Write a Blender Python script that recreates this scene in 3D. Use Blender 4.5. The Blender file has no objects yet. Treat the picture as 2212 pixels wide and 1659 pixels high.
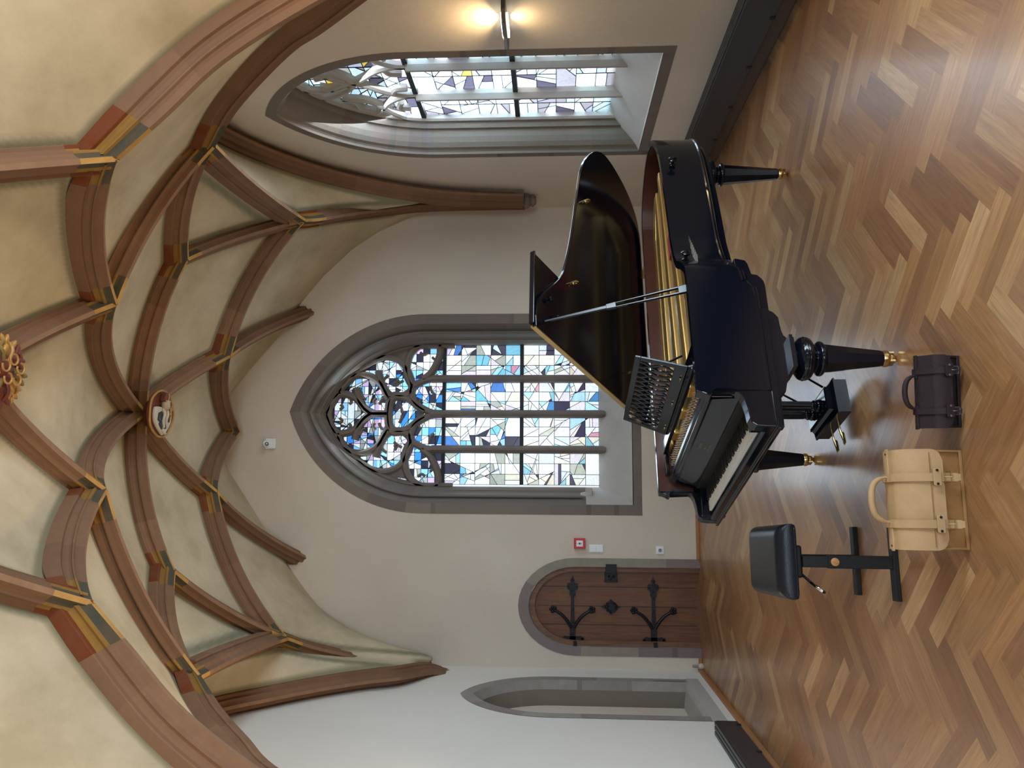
import bpy, bmesh, math, random
import numpy as np
from mathutils import Vector, Matrix
sc = bpy.context.scene
col = sc.collection
sin, cos, pi, rad = math.sin, math.cos, math.pi, math.radians

# ------------------------------------------------------------------ camera (portrait shot stored sideways: world up is image left)
FPX, CAMH = 1661.0, 1.6
YAW, PITCH = rad(7.178), rad(3.136)
fwd = Vector((sin(YAW)*cos(PITCH), cos(YAW)*cos(PITCH), sin(PITCH)))
rgt = Vector((cos(YAW), -sin(YAW), 0))
upv = rgt.cross(fwd)
cam_d = bpy.data.cameras.new('camera'); cam = bpy.data.objects.new('camera', cam_d); col.objects.link(cam)
cam_d.sensor_fit = 'HORIZONTAL'; cam_d.sensor_width = 36.0; cam_d.lens = 36.0*FPX/2212.0
cam_d.clip_start = 0.05; cam_d.clip_end = 200
cam.matrix_world = Matrix(((-upv.x, rgt.x, -fwd.x, 0), (-upv.y, rgt.y, -fwd.y, 0), (-upv.z, rgt.z, -fwd.z, CAMH), (0, 0, 0, 1)))
sc.camera = cam
EYE = Vector((0, 0, CAMH))

# ------------------------------------------------------------------ render look, world, lights
sc.view_settings.view_transform = 'Standard'; sc.view_settings.look = 'None'
sc.view_settings.gamma = 1.0; sc.view_settings.use_curve_mapping = False
sc.view_settings.exposure = 0.0
sc.cycles.use_denoising = True
sc.cycles.max_bounces = 10; sc.cycles.diffuse_bounces = 5; sc.cycles.transparent_max_bounces = 12
sc.cycles.sample_clamp_indirect = 6.0
world = bpy.data.worlds.new('overcast_sky'); sc.world = world; world.use_nodes = True
wn = world.node_tree.nodes; wl = world.node_tree.links
bgn = wn['Background']
wtc = wn.new('ShaderNodeTexCoord'); wsep = wn.new('ShaderNodeSeparateXYZ'); wr = wn.new('ShaderNodeValToRGB')
wl.new(wtc.outputs['Generated'], wsep.inputs[0]); wl.new(wsep.outputs['Z'], wr.inputs[0])
wr.color_ramp.elements[0].position = 0.0; wr.color_ramp.elements[0].color = (0.62, 0.66, 0.66, 1)
wr.color_ramp.elements[1].position = 0.25; wr.color_ramp.elements[1].color = (0.80, 0.91, 1.0, 1)
wl.new(wr.outputs[0], bgn.inputs[0]); bgn.inputs[1].default_value = 1.35

def area_light(name, loc, aim, sx, sy, power, color):
    l = bpy.data.lights.new(name, 'AREA'); l.shape = 'RECTANGLE'; l.size = sx; l.size_y = sy; l.energy = power; l.color = color
    o = bpy.data.objects.new(name, l); col.objects.link(o); o.location = loc
    o.rotation_euler = Vector(aim).to_track_quat('-Z', 'Y').to_euler()
    return o
DAY = (0.74, 0.87, 1.0); WARM = (1.0, 0.70, 0.36)
# added lamps at unseen windows off camera, then daylight by the two windows in view
area_light('added_near_daylight', (3.42, 1.55, 2.3), (-1, 0.15, -0.25), 1.2, 2.2, 210, DAY)
area_light('added_rear_daylight', (3.42, -3.2, 2.3), (-1, 0.5, -0.12), 1.2, 2.2, 120, DAY)
ew = area_light('added_end_daylight', (0.6, -5.4, 1.9), (0, 1, -0.12), 1.9, 2.2, 70, DAY); ew.data.spread = rad(110)
area_light('daylight_side_window', (3.75, 6.34, 2.5), (-1, -0.05, -0.35), 1.4, 2.8, 190, DAY)
area_light('daylight_gable_window', (0.775, 9.5, 2.7), (0, -1, -0.35), 1.6, 3.2, 85, DAY)

# ------------------------------------------------------------------ pixel helpers (photo pixel -> point on a real plane of the room)
def ray(x, y):
    return fwd + rgt*((1659-y-829.5)/FPX) - upv*((x-1106.0)/FPX)
def at(x, y, ax, val):
    d = ray(x, y); t = (val-EYE[ax])/d[ax]; return EYE + d*t
def at_v(x, y, a, b):
    n = Vector((-(b[1]-a[1]), b[0]-a[0], 0)); d = ray(x, y); t = (Vector((a[0], a[1], 0))-EYE).dot(n)/d.dot(n); return EYE + d*t

# ------------------------------------------------------------------ materials
def mat(name, base=(0.5, 0.5, 0.5), rough=0.6, metal=0.0, coat=0.0, noise=None, bump=None, spec=0.5, attr=None, sheen=0.0, emit=None):
    """noise=(scale, amount, second colour); bump=(scale, strength); attr = colour attribute multiplied in"""
    m = bpy.data.materials.new(name); m.use_nodes = True
    nt = m.node_tree; N = nt.nodes; L = nt.links; b = N['Principled BSDF']
    b.inputs['Roughness'].default_value = rough; b.inputs['Metallic'].default_value = metal
    b.inputs['Coat Weight'].default_value = coat; b.inputs['Coat Roughness'].default_value = 0.03
    b.inputs['Specular IOR Level'].default_value = spec
    b.inputs['Base Color'].default_value = (*base, 1)
    cur = None
    tc = N.new('ShaderNodeTexCoord')
    if attr:
        a = N.new('ShaderNodeAttribute'); a.attribute_name = attr; cur = a.outputs['Color']
    if noise:
        s, amt, c2 = noise
        n = N.new('ShaderNodeTexNoise'); n.inputs['Scale'].default_value = s; n.inputs['Detail'].default_value = 6
        n.inputs['Roughness'].default_value = 0.6
        L.new(tc.outputs['Object'], n.inputs['Vector'])
        r = N.new('ShaderNodeValToRGB'); r.color_ramp.elements[0].position = 0.32; r.color_ramp.elements[1].position = 0.68
        r.color_ramp.elements[0].color = (0, 0, 0, 1); r.color_ramp.elements[1].color = (amt, amt, amt, 1)
        L.new(n.outputs['Fac'], r.inputs[0])
        mx = N.new('ShaderNodeMixRGB'); L.new(r.outputs[0], mx.inputs[0])
        if cur: L.new(cur, mx.inputs[1])
        else: mx.inputs[1].default_value = (*base, 1)
        mx.inputs[2].default_value = (*c2, 1)
        cur = mx.outputs[0]
    if cur: L.new(cur, b.inputs['Base Color'])
    if bump:
        n2 = N.new('ShaderNodeTexNoise'); n2.inputs['Scale'].default_value = bump[0]; n2.inputs['Detail'].default_value = 5
        L.new(tc.outputs['Object'], n2.inputs['Vector'])
        bp = N.new('ShaderNodeBump'); bp.inputs['Strength'].default_value = bump[1]; bp.inputs['Distance'].default_value = 0.01
        L.new(n2.outputs['Fac'], bp.inputs['Height']); L.new(bp.outputs[0], b.inputs['Normal'])
    if emit:
        b.inputs['Emission Color'].default_value = (*emit[:3], 1); b.inputs['Emission Strength'].default_value = emit[3]
    return m
M = {}
M['plaster'] = mat('lime_plaster', (0.64, 0.57, 0.475), 0.92, noise=(0.9, 0.6, (0.53, 0.46, 0.38)), bump=(14, 0.25), spec=0.1)
M['plaster_white'] = mat('white_plaster', (0.72, 0.68, 0.62), 0.92, noise=(0.8, 0.5, (0.64, 0.60, 0.53)), bump=(14, 0.2), spec=0.1)
M['stone'] = mat('grey_red_sandstone', (0.205, 0.172, 0.148), 0.88, noise=(4, 0.7, (0.15, 0.125, 0.11)), bump=(30, 0.35), attr=None, spec=0.15)
M['block'] = mat('coursed_sandstone', (0.3, 0.25, 0.22), 0.88, noise=(7, 0.35, (0.17, 0.145, 0.12)), bump=(34, 0.3), attr='col', spec=0.15)
M['pale_stone'] = mat('pale_sill_stone', (0.44, 0.41, 0.375), 0.85, noise=(5, 0.5, (0.36, 0.335, 0.31)), bump=(24, 0.3), spec=0.15)
M['rib'] = mat('painted_rib_stone', (0.2, 0.12, 0.08), 0.85, noise=(9, 0.42, (0.15, 0.088, 0.052)), bump=(40, 0.2), attr='col', spec=0.15)
M['black_lacquer'] = mat('black_piano_lacquer', (0.003, 0.0042, 0.0085), 0.12, coat=0.0, spec=0.36)
M['ebony'] = mat('black_key_ebony', (0.008, 0.008, 0.009), 0.35)
M['ivory'] = mat('white_key_ivory', (0.86, 0.88, 0.88), 0.25)
M['gold'] = mat('gilded_iron', (0.62, 0.40, 0.13), 0.42, metal=0.75, noise=(6, 0.3, (0.5, 0.31, 0.1)))
M['brass'] = mat('brass', (0.62, 0.43, 0.18), 0.28, metal=1.0)
M['steel'] = mat('steel_string', (0.55, 0.5, 0.45), 0.35, metal=1.0)
M['mahogany'] = mat('mahogany_inner_rim', (0.085, 0.024, 0.013), 0.35, noise=(9, 0.5, (0.05, 0.014, 0.009)))
M['soundboard'] = mat('soundboard_spruce', (0.42, 0.21, 0.13), 0.45, noise=(5, 0.3, (0.34, 0.16, 0.10)))
M['red_felt'] = mat('red_felt', (0.38, 0.03, 0.05), 0.95)
M['white_felt'] = mat('white_felt', (0.75, 0.74, 0.72), 0.95)
M['black_metal'] = mat('black_powder_coat', (0.006, 0.006, 0.007), 0.5, spec=0.3)
M['iron'] = mat('wrought_iron', (0.012, 0.013, 0.016), 0.42, metal=0.5, bump=(60, 0.4))
M['leather_black'] = mat('black_leatherette', (0.005, 0.0075, 0.013), 0.34, spec=0.32, bump=(160, 0.12))
M['chrome'] = mat('chrome', (0.6, 0.6, 0.62), 0.15, metal=1.0)
M['dull_nickel'] = mat('dull_nickel', (0.16, 0.15, 0.15), 0.4, metal=1.0)
M['wood_knob'] = mat('wooden_knob', (0.42, 0.2, 0.08), 0.5)
M['tan'] = mat('tan_leather', (0.33, 0.17, 0.06), 0.65, noise=(7, 0.7, (0.22, 0.10, 0.033)), bump=(50, 0.15), spec=0.3)
M['tan_light'] = mat('pale_tan_leather', (0.46, 0.30, 0.155), 0.65, noise=(9, 0.7, (0.34, 0.205, 0.095)), bump=(50, 0.12), spec=0.3)
M['darkbrown'] = mat('dark_brown_leather', (0.013, 0.008, 0.007), 0.65, noise=(12, 0.6, (0.03, 0.018, 0.014)), bump=(70, 0.2), spec=0.22)
M['darkbrown_strap'] = mat('brown_strap_leather', (0.020, 0.012, 0.014), 0.6, bump=(70, 0.2), spec=0.25)
M['white_plastic'] = mat('white_plastic', (0.78, 0.79, 0.80), 0.35)
M['grey_plastic'] = mat('grey_plastic', (0.25, 0.25, 0.26), 0.5)
M['black_plastic'] = mat('black_plastic', (0.02, 0.02, 0.02), 0.4)
M['red_plastic'] = mat('red_plastic', (0.55, 0.012, 0.02), 0.4)
M['oak_base'] = mat('oak_skirting', (0.38, 0.17, 0.06), 0.5, noise=(8, 0.5, (0.28, 0.12, 0.04)))
M['lead'] = mat('lead_came', (0.02, 0.02, 0.022), 0.6)
M['heater'] = mat('black_convector_paint', (0.022, 0.020, 0.022), 0.4)
M['sconce'] = mat('bronze_sconce_metal', (0.12, 0.10, 0.08), 0.4, metal=0.7)
M['lamp_glow'] = mat('sconce_tube', (1, 0.95, 0.8), 0.5, emit=(1.0, 0.93, 0.75, 6.0))
M['gilt_paint'] = mat('gilt_paint', (0.48, 0.27, 0.07), 0.5, metal=0.3, noise=(40, 0.6, (0.30, 0.13, 0.03)))
M['dark_red_paint'] = mat('dark_red_paint', (0.11, 0.02, 0.01), 0.6, noise=(20, 0.5, (0.17, 0.04, 0.01)))
M['flesh_paint'] = mat('painted_flesh', (0.40, 0.31, 0.21), 0.6)
M['white_paint'] = mat('aged_white_paint', (0.50, 0.45, 0.36), 0.6)
M['black_paint'] = mat('black_paint', (0.018, 0.017, 0.015), 0.6)
M['olive_paint'] = mat('olive_gold_paint', (0.12, 0.095, 0.03), 0.6, noise=(30, 0.7, (0.35, 0.22, 0.05)))
M['lettering'] = mat('faded_gilt_lettering', (0.20, 0.17, 0.13), 0.4, metal=0.3)

def plank_wood(name, c1, c2, c3, scale=(1.2, 1.2, 14), rough=0.5):
    m = mat(name, c1, rough); nt = m.node_tree; N = nt.nodes; L = nt.links; b = N['Principled BSDF']
    tc = N.new('ShaderNodeTexCoord'); mp = N.new('ShaderNodeMapping'); mp.inputs['Scale'].default_value = scale
    n = N.new('ShaderNodeTexNoise'); n.inputs['Scale'].default_value = 2.5; n.inputs['Detail'].default_value = 8; n.inputs['Distortion'].default_value = 0.6
    r = N.new('ShaderNodeValToRGB'); e = r.color_ramp.elements
    e[0].position = 0.3; e[0].color = (*c2, 1); e[1].position = 0.7; e[1].color = (*c3, 1); k = e.new(0.5); k.color = (*c1, 1)
    L.new(tc.outputs['Object'], mp.inputs[0]); L.new(mp.outputs[0], n.inputs[0]); L.new(n.outputs['Fac'], r.inputs[0]); L.new(r.outputs[0], b.inputs['Base Color'])
    bp = N.new('ShaderNodeBump'); bp.inputs['Strength'].default_value = 0.15; L.new(n.outputs['Fac'], bp.inputs['Height']); L.new(bp.outputs[0], b.inputs['Normal'])
    return m
M['door_oak'] = plank_wood('old_door_oak', (0.135, 0.053, 0.020), (0.10, 0.038, 0.014), (0.17, 0.072, 0.029), (16, 16, 1.4))
M['door_frame'] = plank_wood('door_frame_oak', (0.17, 0.08, 0.038), (0.12, 0.055, 0.027), (0.22, 0.11, 0.052), (16, 16, 1.4))

# parquet: one colour and one grain direction for each block
def parquet_mat():
    m = bpy.data.materials.new('herringbone_parquet'); m.use_nodes = True
    nt = m.node_tree; N = nt.nodes; L = nt.links; b = N['Principled BSDF']
    a = N.new('ShaderNodeAttribute'); a.attribute_name = 'col'
    uv = N.new('ShaderNodeUVMap'); uv.uv_map = 'grain'
    mp = N.new('ShaderNodeMapping'); mp.inputs['Scale'].default_value = (2.2, 34, 1)
    L.new(uv.outputs[0], mp.inputs[0])
    n = N.new('ShaderNodeTexNoise'); n.inputs['Scale'].default_value = 2.0; n.inputs['Detail'].default_value = 7; n.inputs['Distortion'].default_value = 0.9
    L.new(mp.outputs[0], n.inputs['Vector'])
    r = N.new('ShaderNodeValToRGB'); r.color_ramp.elements[0].position = 0.30; r.color_ramp.elements[0].color = (0.72, 0.69, 0.66, 1)
    r.color_ramp.elements[1].position = 0.72; r.color_ramp.elements[1].color = (1.1, 1.1, 1.1, 1)
    L.new(n.outputs['Fac'], r.inputs[0])
    mx = N.new('ShaderNodeMixRGB'); mx.blend_type = 'MULTIPLY'; mx.inputs[0].default_value = 1.0
    L.new(a.outputs['Color'], mx.inputs[1]); L.new(r.outputs[0], mx.inputs[2]); L.new(mx.outputs[0], b.inputs['Base Color'])
    b.inputs['Roughness'].default_value = 0.36; b.inputs['Specular IOR Level'].default_value = 0.6; b.inputs['Coat Weight'].default_value = 0.45; b.inputs['Coat Roughness'].default_value = 0.20
    bp = N.new('ShaderNodeBump'); bp.inputs['Strength'].default_value = 0.10; bp.inputs['Distance'].default_value = 0.004
    L.new(n.outputs['Fac'], bp.inputs['Height']); L.new(bp.outputs[0], b.inputs['Normal'])
    return m
M['parquet'] = parquet_mat()

def glass_mat():
    m = bpy.data.materials.new('leaded_antique_glass'); m.use_nodes = True
    nt = m.node_tree; N = nt.nodes; L = nt.links
    for n in list(N): N.remove(n)
    out = N.new('ShaderNodeOutputMaterial'); a = N.new('ShaderNodeAttribute'); a.attribute_name = 'col'
    tc = N.new('ShaderNodeTexCoord'); ns = N.new('ShaderNodeTexNoise'); ns.inputs['Scale'].default_value = 22; ns.inputs['Detail'].default_value = 4; ns.inputs['Distortion'].default_value = 1.5
    L.new(tc.outputs['Object'], ns.inputs['Vector'])
    r = N.new('ShaderNodeValToRGB'); r.color_ramp.elements[0].position = 0.3; r.color_ramp.elements[0].color = (0.82, 0.82, 0.80, 1); r.color_ramp.elements[1].position = 0.7; r.color_ramp.elements[1].color = (1, 1, 1, 1)
    L.new(ns.outputs['Fac'], r.inputs[0])
    mx = N.new('ShaderNodeMixRGB'); mx.blend_type = 'MULTIPLY'; mx.inputs[0].default_value = 1
    L.new(a.outputs['Color'], mx.inputs[1]); L.new(r.outputs[0], mx.inputs[2])
    tr = N.new('ShaderNodeBsdfTransparent'); tl = N.new('ShaderNodeBsdfTranslucent'); gl = N.new('ShaderNodeBsdfGlossy'); gl.inputs['Roughness'].default_value = 0.15
    L.new(mx.outputs[0], tr.inputs[0]); L.new(mx.outputs[0], tl.inputs[0])
    m1 = N.new('ShaderNodeMixShader'); m1.inputs[0].default_value = 0.22; L.new(tr.outputs[0], m1.inputs[1]); L.new(tl.outputs[0], m1.inputs[2])
    m2 = N.new('ShaderNodeMixShader'); m2.inputs[0].default_value = 0.012; L.new(m1.outputs[0], m2.inputs[1]); L.new(gl.outputs[0], m2.inputs[2])
    L.new(m2.outputs[0], out.inputs[0])
    return m
M['glass'] = glass_mat()

def ceiling_mat():
    m = mat('vault_plaster', (0.62, 0.53, 0.38), 0.92, spec=0.1, bump=(10, 0.25)); nt = m.node_tree; N = nt.nodes; L = nt.links; b = N['Principled BSDF']
    tc = N.new('ShaderNodeTexCoord')
    n = N.new('ShaderNodeTexNoise'); n.inputs['Scale'].default_value = 1.6; n.inputs['Detail'].default_value = 7; n.inputs['Roughness'].default_value = 0.65
    L.new(tc.outputs['Object'], n.inputs['Vector'])
    r = N.new('ShaderNodeValToRGB'); e = r.color_ramp.elements
    e[0].position = 0.32; e[0].color = (0.40, 0.335, 0.22, 1); e[1].position = 0.66; e[1].color = (0.56, 0.485, 0.345, 1)
    L.new(n.outputs['Fac'], r.inputs[0])
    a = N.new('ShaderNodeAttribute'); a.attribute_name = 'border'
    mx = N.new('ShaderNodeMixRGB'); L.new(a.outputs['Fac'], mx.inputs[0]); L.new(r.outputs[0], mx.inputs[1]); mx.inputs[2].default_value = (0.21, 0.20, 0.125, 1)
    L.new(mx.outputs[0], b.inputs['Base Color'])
    return m
M['vault'] = ceiling_mat()

# ------------------------------------------------------------------ mesh builder
class MB:
    def __init__(s): s.v = []; s.f = []; s.c = []; s.sm = []
    def face(s, idx, c=None, smooth=False): s.f.append(tuple(idx)); s.c.append(c); s.sm.append(smooth)
    def quadstrip(s, A, B, c=None, smooth=False, closed=False):
        n = len(A); o = len(s.v); s.v += [tuple(p) for p in A] + [tuple(p) for p in B]
        for i in range(n if closed else n-1):
            j = (i+1) % n; s.face((o+i, o+j, o+n+j, o+n+i), c, smooth)
    def box(s, lo, hi, c=None, mtx=None):
        x0, y0, z0 = lo; x1, y1, z1 = hi; o = len(s.v)
        P = [Vector(p) for p in ((x0,y0,z0),(x1,y0,z0),(x1,y1,z0),(x0,y1,z0),(x0,y0,z1),(x1,y0,z1),(x1,y1,z1),(x0,y1,z1))]
        if mtx: P = [mtx @ p for p in P]
        s.v += [tuple(p) for p in P]
        for q in ((0,3,2,1),(4,5,6,7),(0,1,5,4),(1,2,6,5),(2,3,7,6),(3,0,4,7)): s.face([o+i for i in q], c)
        return s
    def prism(s, poly, fn, t0, t1, c=None, smooth_side=False):
        """poly of (u,v); fn(u,v,t)->point; extrude t0..t1"""
        n = len(poly); o = len(s.v)
        s.v += [tuple(fn(u, v, t0)) for u, v in poly] + [tuple(fn(u, v, t1)) for u, v in poly]
        s.face(list(range(o, o+n)), c); s.face(list(range(o+2*n-1, o+n-1, -1)), c)
        for i in range(n):
            j = (i+1) % n; s.face((o+i, o+n+i, o+n+j, o+j), c, smooth_side)
        return s
    def lathe(s, prof, origin=(0,0,0), axis=(0,0,1), seg=24, c=None, smooth=True, cap=True):
        ax = Vector(axis).normalized(); q = ax.to_track_quat('Z', 'Y'); O = Vector(origin); o = len(s.v); n = len(prof)
        for r, z in prof:
            for k in range(seg):
                a = 2*pi*k/seg; s.v.append(tuple(O + q @ Vector((r*cos(a), r*sin(a), z))))
        for i in range(n-1):
            for k in range(seg):
                j = (k+1) % seg; s.face((o+i*seg+k, o+i*seg+j, o+(i+1)*seg+j, o+(i+1)*seg+k), c, smooth)
        if cap:
            s.face([o+k for k in range(seg)][::-1], c); s.face([o+(n-1)*seg+k for k in range(seg)], c)
        return s
    def tube(s, path, r, seg=8, closed=False, c=None):
        P = [Vector(p) for p in path]; n = len(P)
        rs = r if isinstance(r, (list, tuple)) else [r]*n
        o = len(s.v); prev = None
        for i, p in enumerate(P):
            if closed: t = P[(i+1) % n]-P[i-1]
            else: t = P[min(i+1, n-1)]-P[max(i-1, 0)]
            t.normalize()
            if prev is None:
                a = Vector((0,0,1)) if abs(t.z) < .9 else Vector((1,0,0)); u = t.cross(a).normalized()
            else:
                u = (prev - t*prev.dot(t)).normalized()
            prev = u; w = t.cross(u)
            for k in range(seg):
                an = 2*pi*k/seg; s.v.append(tuple(p+(u*cos(an)+w*sin(an))*rs[i]))
        for i in range(n if closed else n-1):
            i2 = (i+1) % n
            for k in range(seg):
                j = (k+1) % seg; s.face((o+i*seg+k, o+i*seg+j, o+i2*seg+j, o+i2*seg+k), c, True)
        if not closed:
            s.face([o+k for k in range(seg)][::-1], c); s.face([o+(n-1)*seg+k for k in range(seg)], c)
        return s
    def sweep(s, path, sect, side, upn, cols=None, cap=True, smooth=False):
        """path points, section [(a,b)] open or closed polyline; side/upn: lists of vectors"""
        n = len(path); m = len(sect); o = len(s.v)
        for i in range(n):
            P = Vector(path[i])
            for a, b in sect: s.v.append(tuple(P + side[i]*a + upn[i]*b))
        for i in range(n-1):
            for k in range(m-1):
                s.face((o+i*m+k, o+i*m+k+1, o+(i+1)*m+k+1, o+(i+1)*m+k), cols(i, k) if cols else None, smooth)
        if cap:
            s.face([o+k for k in range(m)][::-1], cols(0, 0) if cols else None); s.face([o+(n-1)*m+k for k in range(m)], cols(n-2, 0) if cols else None)
        return s
    def sphere(s, c0, r, seg=14, rings=9, scale=(1,1,1), c=None, mtx=None):
        o = len(s.v); C = Vector(c0)
        for i in range(rings+1):
            th = pi*i/rings
            for k in range(seg):
                a = 2*pi*k/seg
                p = Vector((r*scale[0]*sin(th)*cos(a), r*scale[1]*sin(th)*sin(a), r*scale[2]*cos(th)))
                if mtx: p = mtx @ p
                s.v.append(tuple(C+p))
        for i in range(rings):
            for k in range(seg):
                j = (k+1) % seg; s.face((o+i*seg+k, o+(i+1)*seg+k, o+(i+1)*seg+j, o+i*seg+j), c, True)
        return s
    def build(s, name, m, parent=None, bevel=0.0, loc=None, recalc=True, segs=2):
        me = bpy.data.meshes.new(name); me.from_pydata(s.v, [], s.f); me.update()
        me.polygons.foreach_set('use_smooth', s.sm)
        if recalc:
            bm = bmesh.new(); bm.from_mesh(me); bmesh.ops.recalc_face_normals(bm, faces=bm.faces[:])
            for e in bm.edges:
                if len(e.link_faces) == 2 and (e.calc_face_angle(0) > .75 or not (e.link_faces[0].smooth and e.link_faces[1].smooth)): e.smooth = False
            bm.to_mesh(me); bm.free()
        if any(c is not None for c in s.c):
            at_ = me.attributes.new('col', 'FLOAT_COLOR', 'FACE')
            buf = []
            for c in s.c: buf += list(c if c is not None else (0.3, 0.25, 0.22)) + [1.0]
            at_.data.foreach_set('color', buf)
        me.materials.append(m if not isinstance(m, str) else M[m])
        o = bpy.data.objects.new(name, me); col.objects.link(o)
        if parent: o.parent = parent
        if loc: o.location = loc
        if bevel > 0:
            b = o.modifiers.new('bevel', 'BEVEL'); b.width = bevel; b.segments = segs; b.limit_method = 'ANGLE'; b.angle_limit = rad(40)
            b.harden_normals = False
        return o
def tag(o, label=None, cat=None, group=None, kind=None):
    if label: o['label'] = label
    if cat: o['category'] = cat
    if group: o['group'] = group
    if kind: o['kind'] = kind
    return o
def empty(name, loc, rz=0.0):
    o = bpy.data.objects.new(name, None); o.location = loc; o.rotation_euler = (0, 0, rz); o.empty_display_size = 0.1; col.objects.link(o); return o
def fill_with_holes(name, m, outer, holes, fn, depth, parent=None):
    """flat slab with holes: outer/holes are (u,v) loops; fn(u,v,t) -> point; t in 0..depth"""
    bm = bmesh.new(); loops0 = []; 
    for L_ in [outer]+holes:
        vs = [bm.verts.new(fn(u, v, 0)) for u, v in L_]; es = [bm.edges.new((vs[i], vs[(i+1) % len(vs)])) for i in range(len(vs))]; loops0.append((vs, es))
    bmesh.ops.triangle_fill(bm, use_beauty=True, edges=[e for _, es in loops0 for e in es])
    for (vs, es), L_ in zip(loops0, [outer]+holes):
        v2 = [bm.verts.new(fn(u, v, depth)) for u, v in L_]
        for i in range(len(vs)):
            j = (i+1) % len(vs); bm.faces.new((vs[i], vs[j], v2[j], v2[i]))
    me = bpy.data.meshes.new(name); bmesh.ops.recalc_face_normals(bm, faces=bm.faces[:]); bm.to_mesh(me); bm.free()
    me.materials.append(M[m]); o = bpy.data.objects.new(name, me); col.objects.link(o)
    if parent: o.parent = parent
    return o
def catmull(P, n=8, closed=False):
    P = [Vector(p) for p in P]; out = []; N_ = len(P)
    rng = range(N_) if closed else range(N_-1)
    for i in rng:
        if closed: p0, p1, p2, p3 = P[i-1], P[i], P[(i+1) % N_], P[(i+2) % N_]
        else:
            p1, p2 = P[i], P[i+1]; p0 = P[i-1] if i > 0 else p1*2-p2; p3 = P[i+2] if i+2 < N_ else p2*2-p1
        for k in range(n):
            t = k/n; out.append(0.5*((2*p1)+(p2-p0)*t+(2*p0-5*p1+4*p2-p3)*t*t+(3*p1-p0-3*p2+p3)*t**3))
    if not closed: out.append(P[-1].copy())
    return out

XL, XR, YB, YF = -2.03, 3.20, 8.75, -5.65     # room walls
XC = 0.56
rnd = random.Random(7)

# ================================================================== FLOOR
def floor():
    b = MB(); Lb, w, n = 0.475, 0.095, 5
    cs = [(0.31,0.155,0.062),(0.27,0.13,0.052),(0.33,0.17,0.070),(0.37,0.205,0.088),(0.25,0.118,0.048),(0.29,0.145,0.06),(0.345,0.185,0.078),(0.225,0.105,0.045),(0.42,0.25,0.115),(0.32,0.16,0.062)]
    r = random.Random(11); uvs = []
    s2 = 1/math.sqrt(2); off = Vector((-0.953, 0.06))
    def tr(u, v): return (off.x+(u-v)*s2, off.y+(u+v)*s2, 0.0)
    for k in range(-140, 140):
        for m_ in range(-30, 30):
            for hz in (0, 1):
                if hz == 0: u0, v0, du, dv = k*w+2*Lb*m_, k*w, Lb, w
                else: u0, v0, du, dv = k*w+Lb+2*Lb*m_, k*w+w-Lb, w, Lb
                q = [tr(u0, v0), tr(u0+du, v0), tr(u0+du, v0+dv), tr(u0, v0+dv)]
                cx = sum(p[0] for p in q)/4; cy = sum(p[1] for p in q)/4
                if cx < XL-.45 or cx > XR+.45 or cy < YF-.3 or cy > YB+.45: continue
                o = len(b.v); b.v += q
                c = r.choice(cs); f = r.uniform(.90, 1.08)*(1.05 if hz else .95)  # one block direction paler: directional grain sheen put into the colour
                b.face((o, o+1, o+2, o+3), tuple(x*f for x in c))
                ou, ov = r.uniform(0, 50), r.uniform(0, 50)
                a_ = [(0, 0), (Lb, 0), (Lb, w), (0, w)] if hz == 0 else [(0, 0), (0, w), (Lb, w), (Lb, 0)]
                uvs += [(ou+x, ov+y) for x, y in a_]
    o = b.build('floor', M['parquet'], recalc=False)
    uv = o.data.uv_layers.new(name='grain')
    for i, t in enumerate(uvs): uv.data[i].uv = t
    tag(o, 'herringbone oak parquet floor', kind='structure')
floor()

# ================================================================== WALLS, WINDOWS, DOOR, NICHE
def arch(cx, hw, zb, zs, za, o=0.0, n=14, zbo=None):
    """pointed arch loop (u,z), left foot -> apex -> right foot, inset by o"""
    r = za-zs; R = (hw*hw+r*r)/(2*hw); cl = cx-hw+R; cr = cx+hw-R; Ro = R-o
    h = math.sqrt(max(Ro*Ro-(cx-cl)**2, 1e-6)); a1 = math.atan2(h, cx-cl)
    zb_ = zb if zbo is None else zbo
    pts = [(cx-hw+o, zb_)] + [(cx-hw+o, zb_+(zs-zb_)*t) for t in (.25, .5, .75)]
    for i in range(n+1):
        a = pi+(a1-pi)*i/n; pts.append((cl+Ro*cos(a), zs+Ro*sin(a)))
    right = [(2*cx-u, z) for u, z in pts[:-1]][::-1]
    return pts+right
W1 = dict(cx=0.775, hw=1.15, zb=0.618, zs=3.10, za=4.667)
W2 = dict(cx=6.34, hw=0.955, zb=0.69, zs=2.72, za=4.16)
NI = dict(cx=7.66, hw=0.70, zb=0.20, zs=1.62, za=2.50)
def door_loop(x0, x1, zs, o=0.0, n=18, zb=0.0):
    cx = (x0+x1)/2; hw = (x1-x0)/2-o; rz = hw*1.22 if o == 0 else hw*1.22
    return [(x0+o, zb), (x0+o, zs*.5)] + [(cx-hw*cos(pi*i/n), zs+rz*sin(pi*i/n)) for i in range(n+1)] + [(x1-o, zs*.5), (x1-o, zb)]
DX0, DX1, DZS = -1.895, -0.847, 1.36
fY = lambda u, z, t: (u, YB+t, z)
fR = lambda u, z, t: (XR+t, u, z)
fL = lambda u, z, t: (XL-t, u, z)
fF = lambda u, z, t: (u, YF-t, z)
ZT = 5.75
tag(fill_with_holes('wall_back', 'plaster', [(XL-.3, -.05), (XR+.3, -.05), (XR+.3, ZT), (XL-.3, ZT)],
    [arch(**W1, o=.03), [(u, z if z > .01 else -.04) for u, z in door_loop(DX0, DX1, DZS, .03)]], fY, .5), 'plastered end wall with the large traceried window and the door', kind='structure')
near_arches = [dict(W2, cx=1.54), dict(W2, cx=-3.26)]
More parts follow.
